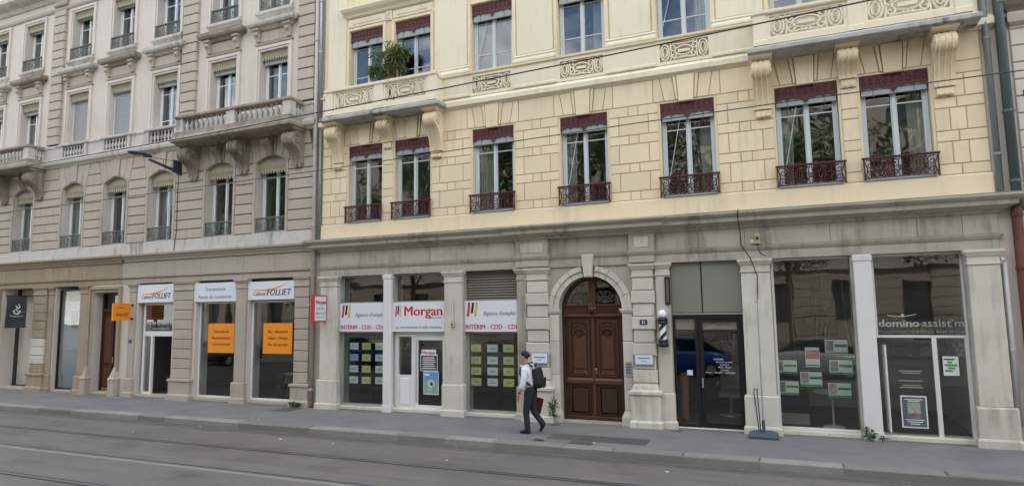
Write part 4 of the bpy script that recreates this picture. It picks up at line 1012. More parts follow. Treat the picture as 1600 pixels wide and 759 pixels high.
# quoin strips: raised stones
for x0, x1 in ((-25.02, -24.36), (-18.06, -17.40), (-13.10, LX1-.01)):
    z = 9.0; box('joint_mortar', JOINTP, LB, x0+.004, x1-.004, -.075, .002, 9.0, 14.26)
    while z < 14.2:
        h = .335
        MB().cbox(x0, x1, -.11, .003, z+.015, min(z+h, 14.27)-.015, .014).build('quoin_stone', PINK, LB); z += h
    MB().loft(x0, x1, -.10, 0, [(.02, 14.43), (.05, 14.47), (.02, 14.50), (0, 14.52), (0, 14.71)]).build('quoin_head', PINK, LB)
# first-floor rusticated stones
zrow = [5.10+.3115*i for i in range(8)]
arches = []
for c in LC: arches.append(seg_arch(c-AW, c+AW, A1, ARISE))
for i, c in enumerate(LC):
    P, cx, cz, r = arches[i]
    # spandrel fill behind the arch head
    MB().prism([(c-AW, A1+ARISE+.0)]+[(x, z) for x, z in P[:6]], .0, .5).build('arch_spandrel', PINK, LB)
    MB().prism([(x, z) for x, z in P[5:]]+[(c+AW, A1+ARISE)], .0, .5).build('arch_spandrel', PINK, LB)
    # moulded surround
    Q = seg_arch(c-AW-.09, c+AW+.09, A1, ARISE+.02)[0]
    MB().prism(P+list(reversed(Q)), -.035, .002).build('arch_moulding', PINK, LB)
    for s in (-1, 1):
        x0, x1 = sorted((c+s*(AW+.003), c+s*(AW+.09)))
        MB().box(x0, x1, -.035, .002, A0, A1-.002).build('jamb_moulding', PINK, LB)
    # voussoirs up to the string
    Q2 = seg_arch(c-AW-.10, c+AW+.10, A1, ARISE+.025)
    zt = 8.10
    angs = [(-1.0, -.98), (-.62, -.60), (-.26, -.22), (.26, .22), (.62, .60), (1.0, .98)]
    def bot(u): 
        x = c+u*(AW+.10); rr = Q2[3]; return (x, Q2[2]+math.sqrt(max(0, rr*rr-(x-Q2[1])**2)))
    for a, b in zip(angs[:-1], angs[1:]):
        key = a[0] == -.26
        u0, u1 = a[0], b[0]; k = .008
        pts = [bot(u0+(u1-u0)*q/3) for q in range(4)]
        tx0, tx1 = c+u0*(AW+.10)*1.28, c+u1*(AW+.10)*1.28
        pts[0] = (pts[0][0]+k, pts[0][1]); pts[-1] = (pts[-1][0]-k, pts[-1][1])
        MB().prism(pts+[(tx1-k, zt), (tx0+k, zt)], -.03 if not key else -.06, .002, .010).build('keystone' if key else 'voussoir', PINK, LB)
gl = [LX0]; 
order = sorted(LC)
segs = []
e = [LX0]+[q for c in order for q in (c-AW-.10, c+AW+.10)]+[LX1]
for i in range(0, len(e), 2): segs.append((e[i], e[i+1]))
for a, b in segs:
    for z0, z1 in zip(zrow[:-1], zrow[1:]):
        parts = [(a, b)] if b-a < 1.3 else [(a, (a+b)/2), ((a+b)/2, b)]
        for p, q in parts: MB().cbox(p+.004, q-.004, -.035, .003, z0+.014, z1-.014, .012).build('stone', PINK, LB)
    box('joint_mortar', JOINTP, LB, a+.006, b-.006, -.006, -.0005, 5.10, 7.26)
    # course beside the arch heads, clipped by the splayed stones
    box('joint_mortar', JOINTP, LB, a+.006, b-.006, -.006, -.0005, 7.265, 8.098)
    if b-a > .5:
        e1, e2 = .108, .212
        MB().prism([(a+.014, zrow[-1]+.014), (b-.014, zrow[-1]+.014), (b-e1, 7.67), (a+e1, 7.67)], -.035, .003, .012).build('stone', PINK, LB)
        MB().prism([(a+e1+.006, 7.695), (b-e1-.006, 7.695), (b-e2, 8.09), (a+e2, 8.09)], -.035, .003, .012).build('stone', PINK, LB)
for c in LC: box('joint_mortar', JOINTP, LB, c-AW-.10, c+AW+.10, -.006, -.0005, A1+ARISE+.04, 8.098)
# string course and baluster zone
MB().loft(LX0, LX1-.02, -.05, 0, [(0, 8.10), (.03, 8.13), (.06, 8.17), (.13, 8.22), (.15, 8.30), (.15, 8.36), (.10, 8.40), (.0, 8.42)]).build('string_course', LIME, LB)
BALM = baluster_mesh(.36, .055); BALM.materials.append(LIME)
for i, c in enumerate(LC):
    if i < 2 or i > 4: continue
    w = .62
    for x0, x1 in ((c-w-.10, c-w+.02), (c+w-.02, c+w+.10)): MB().cbox(x0, x1, -.12, 0, 8.42, 8.86, .01).build('baluster_pier', LIME, LB)
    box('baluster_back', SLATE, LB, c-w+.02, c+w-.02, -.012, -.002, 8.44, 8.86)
    for k in range(7): put('baluster', BALM, LIME, LB, (c-w+.13+k*(2*w-.26)/6, -.07, 8.46))
    MB().box(c-w+.02, c+w-.02, -.11, -.02, 8.42, 8.459).build('baluster_base', LIME, LB)
    MB().loft(c-w-.13, c+w+.13, -.12, 0, [(0, 8.862), (.03, 8.88), (.04, 8.90), (.04, 8.955), (.01, 8.97)]).build('sill', LIME, LB)
edges_ = sorted([LX0, LX1-.05]+[c+s*.74 for c in LC[2:5] for s in (-1, 1)])
for a, b in ((LX0, -24.16), (-22.68, -21.89), (-20.41, -19.62), (-18.14, LX1-.02)):
    MB().loft(a, b, -.06, 0, [(0, 8.421), (0, 8.84), (.02, 8.86), (.035, 8.90), (.035, 8.94), (0, 8.97)]).build('apron', LIME, LB)
# window surrounds, hoods, sills
for i, c in enumerate(LC):
    for z0, z1 in ((B0, B1), (C0, C1)):
        for s in (-1, 1):
            for (d0, d1, y) in ((.004, .07, -.03), (.072, .17, -.06)):
                x0, x1 = sorted((c+s*(UW+d0), c+s*(UW+d1)))
                MB().box(x0, x1, y, .002, z0+.0, z1+(.07 if d0 < .05 else .17)).build('surround', PINKW, LB)
        MB().box(c-UW-.003, c+UW+.003, -.029, .002, z1+.004, z1+.07).build('surround', PINKW, LB)
        MB().box(c-UW-.071, c+UW+.071, -.059, .002, z1+.072, z1+.169).build('surround', PINKW, LB)
    MB().loft(c-UW-.17, c+UW+.17, -.05, 0, [(0, 11.05), (.02, 11.07), (.03, 11.11), (0, 11.13)]).build('frieze_moulding', PINK, LB)
    MB().cbox(c-UW-.10, c+UW+.10, -.04, 0, 11.15, 11.50, .02).build('frieze_panel', PINK, LB)
    MB().loft(c-UW-.20, c+UW+.20, -.06, 0, [(0, 11.53), (.03, 11.56), (.06, 11.60), (.17, 11.64), (.21, 11.70), (.22, 11.80), (.10, 11.86), (0.0, 11.90)]).build('hood', OLD if i % 2 else LIME, LB)
    for s in (-1, 1): console(LB, c+s*(UW+.06), .15, 11.53, .20, .36, PINK, .075, 'hood_console', 0, False)
    MB().loft(c-UW-.16, c+UW+.16, -.10, 0, [(-.06, 11.97), (-.03, 12.02), (.0, 12.05), (.02, 12.08), (.02, 12.16), (-.02, 12.185)]).build('sill', LIME, LB)
# windows
for i, c in enumerate(LC):
    w = french_window(LB, c-AW+.01, c+AW-.01, A0+.02, A1+ARISE, .30, WHT, (A1-.42,), 0, 'f' if i in (2,) else ('l' if i in (4, 5) else ''))
    olive_valance(w, c-AW+.01, c+AW-.01, .10, A1-.02, .33, ARISE)
    MB().loft(c-AW, c+AW, -.02, .3, [(0, A0+.001), (0, A0+.018)]).build('sill', LIME, w)
    balconet(LB, c, .02, A0+.02, 2*AW-.04, .47, IRON, 3, 0)
    if i in (3, 4):
        w = MB().box(c-UW+.01, c-UW+.05, .16, .24, B0, B1).box(c+UW-.05, c+UW-.01, .16, .24, B0, B1).box(c-UW+.05, c+UW-.05, .205, .24, B0, B0+.03).build('window', WHT, LB)
        b = MB(); z = B0+.01
        while z < B1-.25: b.prof([(.17, z), (.17, z+.05), (.195, z+.062), (.20, z+.004)], c-UW+.05, c+UW-.05); z += .064
        b.build('shutter', SHUT, w)['kind'] = 'stuff'
        box('shutter_box', BLIND, w, c-UW+.02, c+UW-.02, .12, .3, B1-.28, B1-.005)
    else:
        w = french_window(LB, c-UW+.01, c+UW-.01, B0+.005, B1, .26, WHT, (B1-.62, B0+.32) if i == 2 else (B1-.72,), .40, 'l' if i == 5 else '')
    olive_valance(w, c-UW+.008, c+UW-.008, .06, B1-.004, .30)
    w = french_window(LB, c-UW+.01, c+UW-.01, C0+.005, C1, .26, WHT, (C1-.62,), .30, '')
    olive_valance(w, c-UW+.008, c+UW-.008, .06, C1-.004, .28)
    balconet(LB, c, -.05, C0-.01, 2*UW+.02, .45, IRON, 3, 0, 0)
# balconies with turned balusters
B2 = baluster_mesh(.42, .075); B2.materials.append(LIME)
def stone_balcony(xl, xr, label, sides=True):
    d = .78
    o = MB().loft(xl+.13, xr-.13, -d+.13, -.0, [(0, 8.06), (.03, 8.07), (.08, 8.09), (.13, 8.12), (.13, 8.20), (.10, 8.24), (.06, 8.30), (.05, 8.40), (.0, 8.425)]).build('balcony', OLD, LB)
    o['label'] = label
    m = (xl+xr)/2; a, b = xl+.12, xr-.12; yf = -d+.12
    for x0, x1 in ((a, a+.28), (m-.17, m+.17), (b-.28, b)):
        MB().loft(x0, x1, yf, yf+.24, [(.02, 8.426), (.02, 8.48), (0, 8.50), (0, 8.855)]).build('pedestal', LIME, o)
    MB().box(a+.02, b-.02, yf+.03, yf+.21, 8.4255, 8.47).build('plinth', OLD, o)
    MB().loft(a, b, yf, yf+.24, [(0, 8.856), (.03, 8.875), (.045, 8.89), (.045, 8.95), (.01, 8.975)]).build('coping', OLD, o)
    for x0, x1 in ((a+.28, m-.17), (m+.17, b-.28)):
        n = 9
        for k in range(n): put('baluster', B2, LIME, o, (x0+(x1-x0)*(k+.5)/n, yf+.12, 8.455))
    for x0 in (a, b-.24):
        MB().box(x0+.002, x0+.238, yf+.287, -.002, 8.86, 8.97).build('coping_return', OLD, o)
        for k in range(3): put('baluster', B2, LIME, o, (x0+.12, yf+.33+k*.13, 8.455))
    return o
nb = stone_balcony(-17.62, -12.72, 'nearer stone balcony with turned balusters'); fb = stone_balcony(-29.9, -24.98, 'far stone balcony cut by the picture edge')
for cs in ((-17.32, -15.18, -13.02), (-29.6, -27.42, -25.28)):
    for x in cs: console(LB, x, .40, 8.03, .60, .95, OLD, .21)
    for x in cs:
        for k in (-.08, .08): MB().ball((x+k, -.09, 7.04), .07, 7, 5, (1, .8, 1.4)).build('carved_drop', OLD, LB)
for c in (LC[0], LC[1], LC[5], LC[6]): console(LB, c, .26, 8.03, .34, .58, OLD, .11)
# light band, lower cornice and frieze
MB().box(LX0, LX1-.01, -.045, 0, 4.715, 5.085).build('sill_band', LIME, LB)
XS = -20.35                                  # masonry changes colour left of the second shop
MB().loft(XS, LX1-.01, -.05, 0, [(0, 4.44), (.03, 4.46), (.05, 4.52), (.09, 4.56), (.10, 4.60), (.16, 4.63), (.17, 4.69), (.03, 4.714)]).build('lower_cornice', SAND, LB)
MB().loft(LX0, XS-.2, -.05, 0, [(0, 4.42), (.03, 4.44), (.06, 4.50), (.10, 4.54), (.12, 4.60), (.19, 4.63), (.20, 4.69), (.03, 4.714)]).build('lower_cornice', BROWN, LB)
def friezes(cuts, m):
    for a, b in zip(cuts[:-1], cuts[1:]):
        MB().cbox(a+.003, b-.003, -.03, 0, 3.96, 4.438, .006).build('frieze_stone', m, LB)
        MB().cbox(a+.003, b-.003, -.02, 0, LZT+.002, 3.88, .006).build('architrave_stone', m, LB)
friezes([LX0, -27.0, -24.7, -22.4, XS-.2], BROWN); friezes([XS-.2, -18.05, -16.9, -15.1, LX1-.02], SAND)
MB().loft(LX0, XS-.2, -.03, 0, [(0, 3.881), (.03, 3.90), (.05, 3.935), (0, 3.958)]).build('architrave_moulding', BROWN, LB)
MB().loft(XS-.19, LX1-.01, -.03, 0, [(0, 3.881), (.03, 3.90), (.05, 3.935), (0, 3.958)]).build('architrave_moulding', SAND, LB)
# ground-floor piers
def rust_pier(x0, x1, mat, n, yf=-.08, white=()):
    box('joint_mortar', JOINTP, LB, x0+.004, x1-.004, yf+.022, -.0005, .66, 3.42); zs = [.66+(3.42-.66)*i/n for i in range(n+1)]
    for k, (z0, z1) in enumerate(zip(zs[:-1], zs[1:])): MB().cbox(x0, x1, yf, 0, z0+.008, z1-.008, .014).build('pier_stone', PIER if k in white else mat, LB)
    MB().loft(x0, x1, yf, 0, [(.10, 0), (.10, .14), (.07, .18), (.05, .19), (.05, .55), (.09, .58), (.09, .64), (.0, .66)]).build('pedestal', mat, LB)
    MB().loft(x0, x1, yf, 0, [(0, 3.42), (.03, 3.44), (.03, 3.47), (0, 3.48), (0, 3.62), (.04, 3.66), (.05, 3.71)]).build('capital', mat, LB)
rust_pier(-25.16, -24.42, BROWN, 9, -.10, (2, 3, 1)); pilaster(LB, -24.38, -24.10, -.05, LZT, BROWN, .62, .03)
rust_pier(-17.96, -17.16, SAND, 9); rust_pier(-13.03, -12.50, SAND, 9)
pilaster(LB, -15.32, -14.90, -.08, LZT, SAND, .62, .05); pilaster(LB, -20.10, -19.80, -.06, LZT, SAND, .62, .05)
pilaster(LB, -28.0, -27.25, -.08, LZT, BROWN, .62, .05); pilaster(LB, -22.55, -22.15, -.10, LZT, BROWN, .62, .06)
# moulded surround of the narrow oak door
for k, (o, y) in enumerate(((.0, -.03), (.10, -.09))):
    MB().box(-21.95-o-.095, -21.955-o, y, .002, 0, 3.46+o).box(-20.715+o, -20.62+o, y, .002, 0, 3.46+o).box(-21.95-o-.095, -20.62+o, y, .001, 3.465+o, 3.56+o).build('door_surround', BROWN if k else SAND, LB)
for s in (-1, 1):
    MB().loft(-22.12 if s < 0 else -20.70, -21.97 if s < 0 else -20.50, -.16, 0, [(.05, 0), (.05, .5), (.07, .55), (.03, .62), (-.02, .80), (-.06, .95)]).build('guard_stone', SAND, LB)
dd = MB().box(-21.94, -21.86, .30, .42, .02, 3.45).box(-20.81, -20.73, .30, .42, .02, 3.45).box(-21.86, -20.81, .30, .42, 3.36, 3.45).build('side_door', DOORD, LB); dd['label'] = 'narrow dark oak double door with glazed transom'
MB().loft(-21.84, -20.83, .27, .36, [(0, 2.78), (.02, 2.81), (.03, 2.88), (0, 2.90)]).build('transom', DOORD, dd)
box('pane', SHOPG, dd, -21.86, -20.81, .36, .366, 2.90, 3.36)
for a, b in ((-21.86, -21.345), (-21.325, -20.81)):
    box('door_leaf', DOORD, dd, a, b, .33, .38, .03, 2.78)
    for z0, z1 in ((.25, .85), (1.02, 2.62)): MB().cbox(a+.08, b-.08, .305, .33, z0, z1, .025).build('door_panel', DOORW, dd)
    box('kick_plate', BRASS, dd, a+.03, b-.03, .322, .329, .05, .20)
MB().box(-21.35, -21.32, .30, .335, .05, 2.77).build('door_astragal', DOORD, dd); box('door_handle', BRASS, dd, -21.28, -21.25, .28, .32, 1.05, 1.25)
MB().box(-22.1, -20.5, 1.6, 1.7, 0, 3.7).box(-22.1, -22.0, .51, 1.6, 0, 3.7).box(-20.6, -20.5, .51, 1.6, 0, 3.7).box(-22.0, -20.6, .51, 1.6, 3.6, 3.7).build('hall', SLATE, LB)
# thresholds
for a, b in LOP: MB().cbox(a, b, -.02, .4, 0, .09, .012).build('threshold', SAND, LB)
# dark recessed entrance at the far left
GD = MB().box(-27.15, -26.2, .62, .72, .1, 3.7).build('recess_panel', PIER, LB)
rr = MB().box(-26.25, -26.18, .60, .70, .1, LZT).box(-25.75, -25.68, .60, .70, .1, LZT).box(-25.36, -25.31, .60, .70, .1, LZT).box(-26.18, -25.36, .60, .70, 2.05, 2.18).build('dark_entrance', BLACK, LB)
box('pane', SHOPG, rr, -26.18, -25.75, .65, .658, .1, 2.05); box('pane', SHOPG, rr, -25.68, -25.36, .65, .658, .1, 2.05); box('upper_panel', BLACK, rr, -26.18, -25.36, .66, .69, 2.18, LZT)
box('letter_box', BLACK, rr, -26.15, -25.80, .52, .60, .85, 1.2)
shop_room(LB, -27.2, -25.3, 3.75, 3.2)
# tall frosted shop window
fixed_pane(LB, -24.04, -22.63, .095, 3.60, .14, BLACK, .05, glass('frosted_shop_glass', (.9, .93, .93), .09, .004))
FROST = M('frosted_film', (.30, .335, .34), .5, .06, 1.2, 0, rv=0)
box('frosted_film', FROST, LB, -24.0, -22.67, .215, .222, .13, 3.2)
t = thing('window_poster', 'dark square print with white figure inside the frosted window', 'poster', (-23.2, .2, 2.2)); box('print_sheet', M('print_charcoal', (.03, .03, .032), .5, .1, 6, 0, rv=0), t, -23.42, -22.69, .185, .19, 2.27, 2.86)
b = MB().ball((-22.98, .182, 2.66), .05, 8, 6, (1, .05, 1.2)); b.prism([(-23.08, 2.32), (-22.90, 2.32), (-22.92, 2.60), (-23.02, 2.60)], .179, .184); b.build('print_figure', LET2, t)
text(t, '369', -23.62, .186, 2.52, .18, WTXT, .28)
# estate office: three bays
fixed = fixed_pane(LB, -19.60, -18.10, 2.06, 3.06, .13, WHT, .07)
ed = MB().box(-19.60, -19.51, .13, .21, .095, 2.055).box(-18.19, -18.10, .13, .21, .095, 2.055).box(-19.51, -18.19, .13, .21, 1.97, 2.055).box(-19.22, -19.14, .13, .21, .095, 1.97).build('office_entrance', WHT, LB)
box('pane', SHOPG, ed, -19.51, -19.22, .16, .168, .17, 1.97); box('sill_rail', WHT, ed, -19.51, -19.22, .14, .20, .095, .17)
lf = MB(); lf.box(0, .04, .0, .07, .1, 1.96).box(0, .04, .83, .90, .1, 1.96).box(0, .04, .07, .83, .1, .19).box(0, .04, .07, .83, 1.88, 1.96)
lo = put('open_door_leaf', lf.mesh('open_door_leaf'), WHT, ed, (-18.22, .22, 0)); lo.rotation_euler.z = R(-12)
fixed_pane(LB, -17.05, -15.37, .095, 3.05, .13, WHT, .06); fixed_pane(LB, -14.85, -13.09, .095, 3.05, .13, WHT, .06)
for a, b in ((-19.72, -18.08), (-17.06, -15.36), (-14.86, -13.08)): box('shutter_box', BLACK, LB, a+.01, b-.01, .10, .4, 3.055, 3.70)
shop_room(LB, -19.7, -13.1, 3.75, 4.0, SLATE)
shop_room(LB, -24.0, -22.6, 3.75, 1.6, PALEIN)

def office_sign(label, x0, x1, z0, z1):
    t = thing('shop_sign', label, 'sign', ((x0+x1)/2, -.04, z0), 'estate office fascia signs')
    MB().cbox(x0, x1, -.03, .09, z0, z1, .004).build('sign_panel', SIGNW, t); return t
def folliet(t, x0, x1, z0, z1):
    w = x1-x0
    text(t, 'Cabinet', x0+.12*w, -.032, z0+.13, .17, GREYT, .27*w, .15, -.002, 'LEFT'); text(t, 'FOLLIET', x0+.41*w, -.032, z0+.13, .26, NAVY, .52*w, .25, .004, 'LEFT')
    n = 12; top = []; bot = []
    for i in range(n+1):
        u = i/n; xx = x0+w*(.10+.78*u); zz = z0+.31+.20*u**2.2-.05*math.sin(u*3.1)
        th = .022*math.sin(math.pi*min(1, u*1.05))+.004; top.append((xx, zz+th)); bot.append((xx, zz-th))
    for i in range(n): MB().prism([bot[i], bot[i+1], top[i+1], top[i]], -.034, -.0305).build('swoosh', ORNG, t)
t = office_sign('white estate office fascia with orange swoosh beside the small orange sign', -19.74, -18.07, 3.07, 3.66); folliet(t, -19.74, -18.07, 3.07, 3.66)
t = office_sign('white fascia sign with two plain grey lines between the swoosh signs', -17.15, -15.35, 3.05, 3.64)
text(t, 'Transactions', -16.25, -.032, 3.39, .16, GREYT, .86, .15); text(t, 'Fonds de commerce', -16.25, -.032, 3.15, .16, GREYT, 1.38, .15)
t = office_sign('white estate office fascia with orange swoosh nearest the drainpipe', -14.89, -13.09, 3.07, 3.62); folliet(t, -14.89, -13.09, 3.07, 3.62)
t = thing('glass_lettering', 'white telephone lettering on the estate office transom', 'lettering', (-18.9, .1, 2.3)); text(t, 'Tél. 04 72 16 75 16', -18.86, .15, 2.34, .15, WTXT, 1.22); text(t, 'www.folliet.fr', -18.80, .15, 2.18, .11, LET, .76)
DTX = M('sign_brown', (.16, .07, .015), .5, .05, 3, 0, rv=0)
for lb, x0, x1, L3 in (('orange square panel with dark lines in the middle estate office window', -16.62, -15.52, ('Hôtellerie', 'Restauration', 'Commerces')), ('orange square panel with dark lines in the right estate office window', -14.36, -13.25, ('Bar - Brasserie', 'Tabac - Presse', 'Pas de portes'))):
    t = thing('window_panel', lb, 'panel', ((x0+x1)/2, .22, 1.46), 'orange panels in the estate office windows')
    MB().box(x0, x1, .105, .115, 1.47, 2.37).build('panel_board', ORNG, t)
    for k, s_ in enumerate(L3): text(t, s_, (x0+x1)/2, .103, 2.08-.19*k, .13, DTX, .62 if 'B' not in s_[0] and k == 0 else .76, .15, .002)
    for xx in (x0+.1, x1-.1): MB().tube([(xx, .112, 2.37), (xx, .112, 3.04)], .003, 4).build('hanging_wire', ZINC, t)
# hanging orange sign, dark banner
t = thing('projecting_sign', 'small square orange sign projecting beside the narrow oak door', 'sign', (-19.9, -.45, 2.5))
MB().box(-19.93, -19.86, -.76, -.16, 2.50, 3.06).build('sign_box', ORNG, t); text(t, 'FOLLIET', -19.855, -.46, 2.65, .13, DTX, .44, .2, .003, face='+X'); text(t, 'Cabinet', -19.855, -.50, 2.90, .07, DTX, .22, .1, face='+X')
for z in (2.55, 3.0): box('sign_bracket', BLACK, t, -19.92, -19.87, -.16, -.06, z-.03, z+.03)
t = thing('hanging_banner', 'dark fabric banner with white emblem at the far left entrance', 'banner', (-25.5, -.4, 2.3))
ban = MB(); n, m_ = 8, 10
BANM = M('banner_cloth', (.045, .05, .052), .75, .15, 6, .2, rv=0)
for j in range(m_+1):
    for i in range(n+1):
        u, v = i/n, j/m_; ban.v.append((-25.50+.025*math.sin(u*5+v*3)+.02*math.sin(v*6), -.80+.68*u, 3.42-1.15*v))
ban.f = [(j*(n+1)+i, j*(n+1)+i+1, (j+1)*(n+1)+i+1, (j+1)*(n+1)+i) for j in range(m_) for i in range(n)]
ban.build('cloth', BANM, t, True)
MB().tube([(-25.5, -.84, 3.43), (-25.5, -.0, 3.43)], .018, 6).build('banner_rod', BLACK, t); MB().tube([(-25.5, -.84, 2.85), (-25.5, -.0, 2.85)], .008, 5).build('banner_rod', ZINC, t)
em = MB()
em.tube([(-25.44, -.47+.10*math.cos(R(a)), 2.86+.09*math.sin(R(a))) for a in range(150, 400, 20)], .022, 5); em.tube([(-25.44, -.52, 3.08), (-25.44, -.46, 3.0), (-25.44, -.51, 2.93), (-25.44, -.42, 2.86)], .018, 5); em.tube([(-25.44, -.42, 3.12), (-25.44, -.38, 3.02), (-25.44, -.44, 2.95)], .018, 5)
em.build('emblem', WTXT, t); text(t, 'Nuaxure', -25.45, -.46, 2.66, .12, LET, .42, 0, 0, face='+X')
t = tag(box('house_number_plate', MATS['enamel_blue'], None, -20.02, -19.88, -.075, -.062, 1.75, 1.86), 'small blue number plate on the pier below the orange sign', 'number plate')
# left office furniture
t = thing('waste_bin', 'dark teal bin inside the open estate office door', 'bin', (-18.9, .9, .06)); MB().lathe(-18.85, .7, [(.16, .06), (.18, .6), (.185, .62)], 14).build('bin_body', M('teal_plastic', (.03, .06, .065), .5, .1, 5, 0, rv=0), t)
t = thing('desk', 'white office desk behind the right estate office window', 'desk', (-13.9, 1.6, .06)); box('desk_top', WPIL, t, -14.6, -13.2, 1.2, 2.0, .74, .78)
for xx in (-14.5, -13.3): box('leg', WPIL, t, xx-.03, xx+.03, 1.25, 1.95, .06, .74)
t = thing('plant_pot', 'dark flower pot inside the right estate office window', 'pot', (-14.2, .7, .06)); MB().lathe(-14.2, .75, [(.12, .06), (.17, .45), (.19, .5)], 14).build('pot_body', CH, t)
LF = M('leaf_green', (.05, .095, .022), .55, .3, 9, .1, rv=.15)
b = MB()
for k in range(40):
    a = rnd.uniform(0, 6.28); L_ = rnd.uniform(.2, .5); el = rnd.uniform(.3, 1.3); e_ = (-14.2+L_*math.cos(a)*math.cos(el), .75+L_*.6*math.sin(a)*math.cos(el), .5+L_*math.sin(el)); s_ = (-14.2, .75, .5); mdl = tuple((p+q)/2 for p, q in zip(s_, e_)); ox = .03*math.sin(a); oy = .03*math.cos(a)
    b.add([s_, (mdl[0]+ox, mdl[1]-oy, mdl[2]+.06), e_, (mdl[0]-ox, mdl[1]+oy, mdl[2]+.06)], [(0, 1, 2, 3)])
b.build('foliage', LF, t, fix=False)

# ---------------------------------------------------------------- right-hand neighbour
RB = thing('neighbour_building', 'pinkish rusticated building at the right edge behind the drainpipes', 'building', (6, 0, 0))
wall_grid([4.36, 14, 7.6, 8.9, 10.4, 11.6], [0, 5.2, 7.5, 9, 11, 14], lambda x, z: not (((7.6 < x < 8.9) or (10.4 < x < 11.6)) and (5.2 < z < 7.5 or 9 < z < 11)), .02, .45).build('wall', PINKW, RB)
z = .9
while z < 8.0:
    for x0, x1 in ((4.40, 5.6), (5.6, 6.9)): MB().cbox(x0+.005, x1-.005, -.02, .022, z+.010, z+.325, .014).build('stone', PINKW, RB)
    z += .335
MB().loft(4.40, 14, -.02, .02, [(0, 8.28), (.04, 8.33), (.12, 8.38), (.2, 8.45), (.2, 8.55), (0, 8.6)]).build('string_course', OLD, RB)
MB().loft(4.42, 5.3, -.06, .02, [(0, 8.0), (.05, 8.05), (.06, 8.2), (.02, 8.26)]).build('impost', PINK, RB)
MB().loft(4.40, 14, -.02, .02, [(.02, 4.4), (.1, 4.5), (.2, 4.6), (.2, 4.7), (0, 4.75)]).build('cornice', OLD, RB)
MB().loft(4.40, 14, -.02, .02, [(.06, 0), (.06, .8), (0, .88)]).build('plinth', GRY, RB)
for a, b in ((7.6, 8.9), (10.4, 11.6)):
    french_window(RB, a+.01, b-.01, 5.21, 7.49, .2, WHT, (6.9,)); french_window(RB, a+.01, b-.01, 9.01, 10.99, .2, WHT, (10.4,))
plate = tag(MB().cbox(4.52, 4.92, -.035, -.0205, 6.58, 6.70, .003).build('street_name_plate', M('enamel_green', (.015, .05, .045), .3, .05, 4, 0, rv=0)), 'dark street name plate on the stone right of the drainpipe', 'plate')
# party strips between the buildings
PS = tag(MB().box(3.925, 4.355, .0, .4, 0, 14).build('party_wall', PINKW), 'narrow pinkish wall strip behind the right drainpipes', 'wall')
PL = tag(MB().box(-12.465, -12.145, .02, .4, 0, 14).build('party_wall', BEIGEP), 'narrow beige wall strip behind the left drainpipes', 'wall')

# ---------------------------------------------------------------- drainpipes
def pipe(label, x, y, z0, z1, r, mat, rings=(), extra=None):
    t = thing('drainpipe', label, 'drainpipe', (x, y, z0), 'drainpipes between the facades')
    MB().tube([(x, y, z0), (x, y, z1)], r, 12).build('pipe_run', mat, t, True)
    for z in rings:
        MB().lathe(x, y, [(r+.004, z-.03), (r+.014, z-.025), (r+.014, z+.025), (r+.004, z+.03)], 12).build('pipe_collar', mat, t)
    if extra: extra(t)
    return t
pipe('beige painted drainpipe running down between the two facades', -12.385, -.075, .02, 14, .062, BEIGEP, (.5, 2.9, 5.2, 7.6, 10.8))
pipe('bright zinc drainpipe on the upper left edge of the yellow building', -12.235, -.09, 8.35, 14, .045, ZINC, (10.4, 12))
pipe('greenish zinc pipe on the lower left edge of the yellow building', -12.20, -.06, 4.77, 8.0, .04, M('green_zinc', (.20, .27, .25), .5, .1, 5, .1, metal=.3, rv=0), (6.4,))
pipe('pale zinc drainpipe on the right edge of the yellow building', 4.01, -.08, 4.77, 13, .055, M('mid_zinc', (.23, .26, .26), .5, .12, 5, .1, metal=.4, rv=0), (5.5, 7.8))
pipe('dark zinc drainpipe at the right edge of the street front', 4.235, -.12, 4.45, 14, .085, DZINC, (4.95, 6.3, 8.6))
pipe('rusty red cast iron drainpipe below the dark zinc one', 4.20, -.13, .02, 4.44, .088, RUST, (.9, 3.3, 4.3))
def elbow(t): MB().tube([(3.93, -.12, 3.45), (3.93, -.06, 3.5), (3.90, 0, 3.52)], .035, 8).build('pipe_elbow', WPIL, t)
pipe('thin whitish pipe beside the last shop pilaster', 3.955, -.10, .4, 3.42, .035, M('whitish_pipe', (.42, .43, .44), .5, .1, 5, .1, rv=0), (1.8,), elbow)

# ---------------------------------------------------------------- street lamp on the left facade
t = thing('street_lamp', 'dark wall-mounted street lamp with flat oval head', 'street lamp', (-18.0, 0, 7.3))
LD = M('lamp_paint', (.045, .055, .065), .45, .15, 6, .05, rv=0)
MB().box(-18.09, -17.91, -.06, -.032, 7.22, 7.72).build('wall_plate', LD, t)
MB().prism([(-18.0-.03, 7.28), (-18.0+.03, 7.28), (-18.0+.03, 7.70), (-18.0-.03, 7.70)], -.30, -.06).build('bracket', LD, t)
MB().tube([(-18.0, -.05, 7.32), (-18.0, -1.15, 7.52)], [.055, .042], 8).build('arm', LD, t)
MB().tube([(-18.0, -.28, 7.66), (-18.0, -1.1, 7.60)], .010, 5).build('stay_rod', LD, t)
MB().tube([(-18.0, -.65, 7.43), (-18.0, -.65, 7.635)], .010, 5).build('stay_rod', LD, t)
h = MB(); h.ball((-18.0, -1.47, 7.62), .40, 20, 10, (.52, 1, .16)); ho = h.build('lamp_head', LD, t, True)
MB().lathe(-18.0, -1.50, [(.13, 7.545), (.14, 7.565), (.12, 7.58)], 16).build('lamp_lens', M('lamp_lens', (.35, .36, .38), .2, .05, 4, 0, rv=0), t)
# cable down from the lamp bracket
tag(MB().tube([(-18.05, -.04, 7.2), (-18.06, -.045, 6.6), (-18.04, -.045, 5.4), (-18.08, -.06, 5.0), (-18.1, -.06, 4.75)], .012, 5).build('lamp_cable', BLACK), 'thin black cable dropping from the street lamp bracket', 'cable')

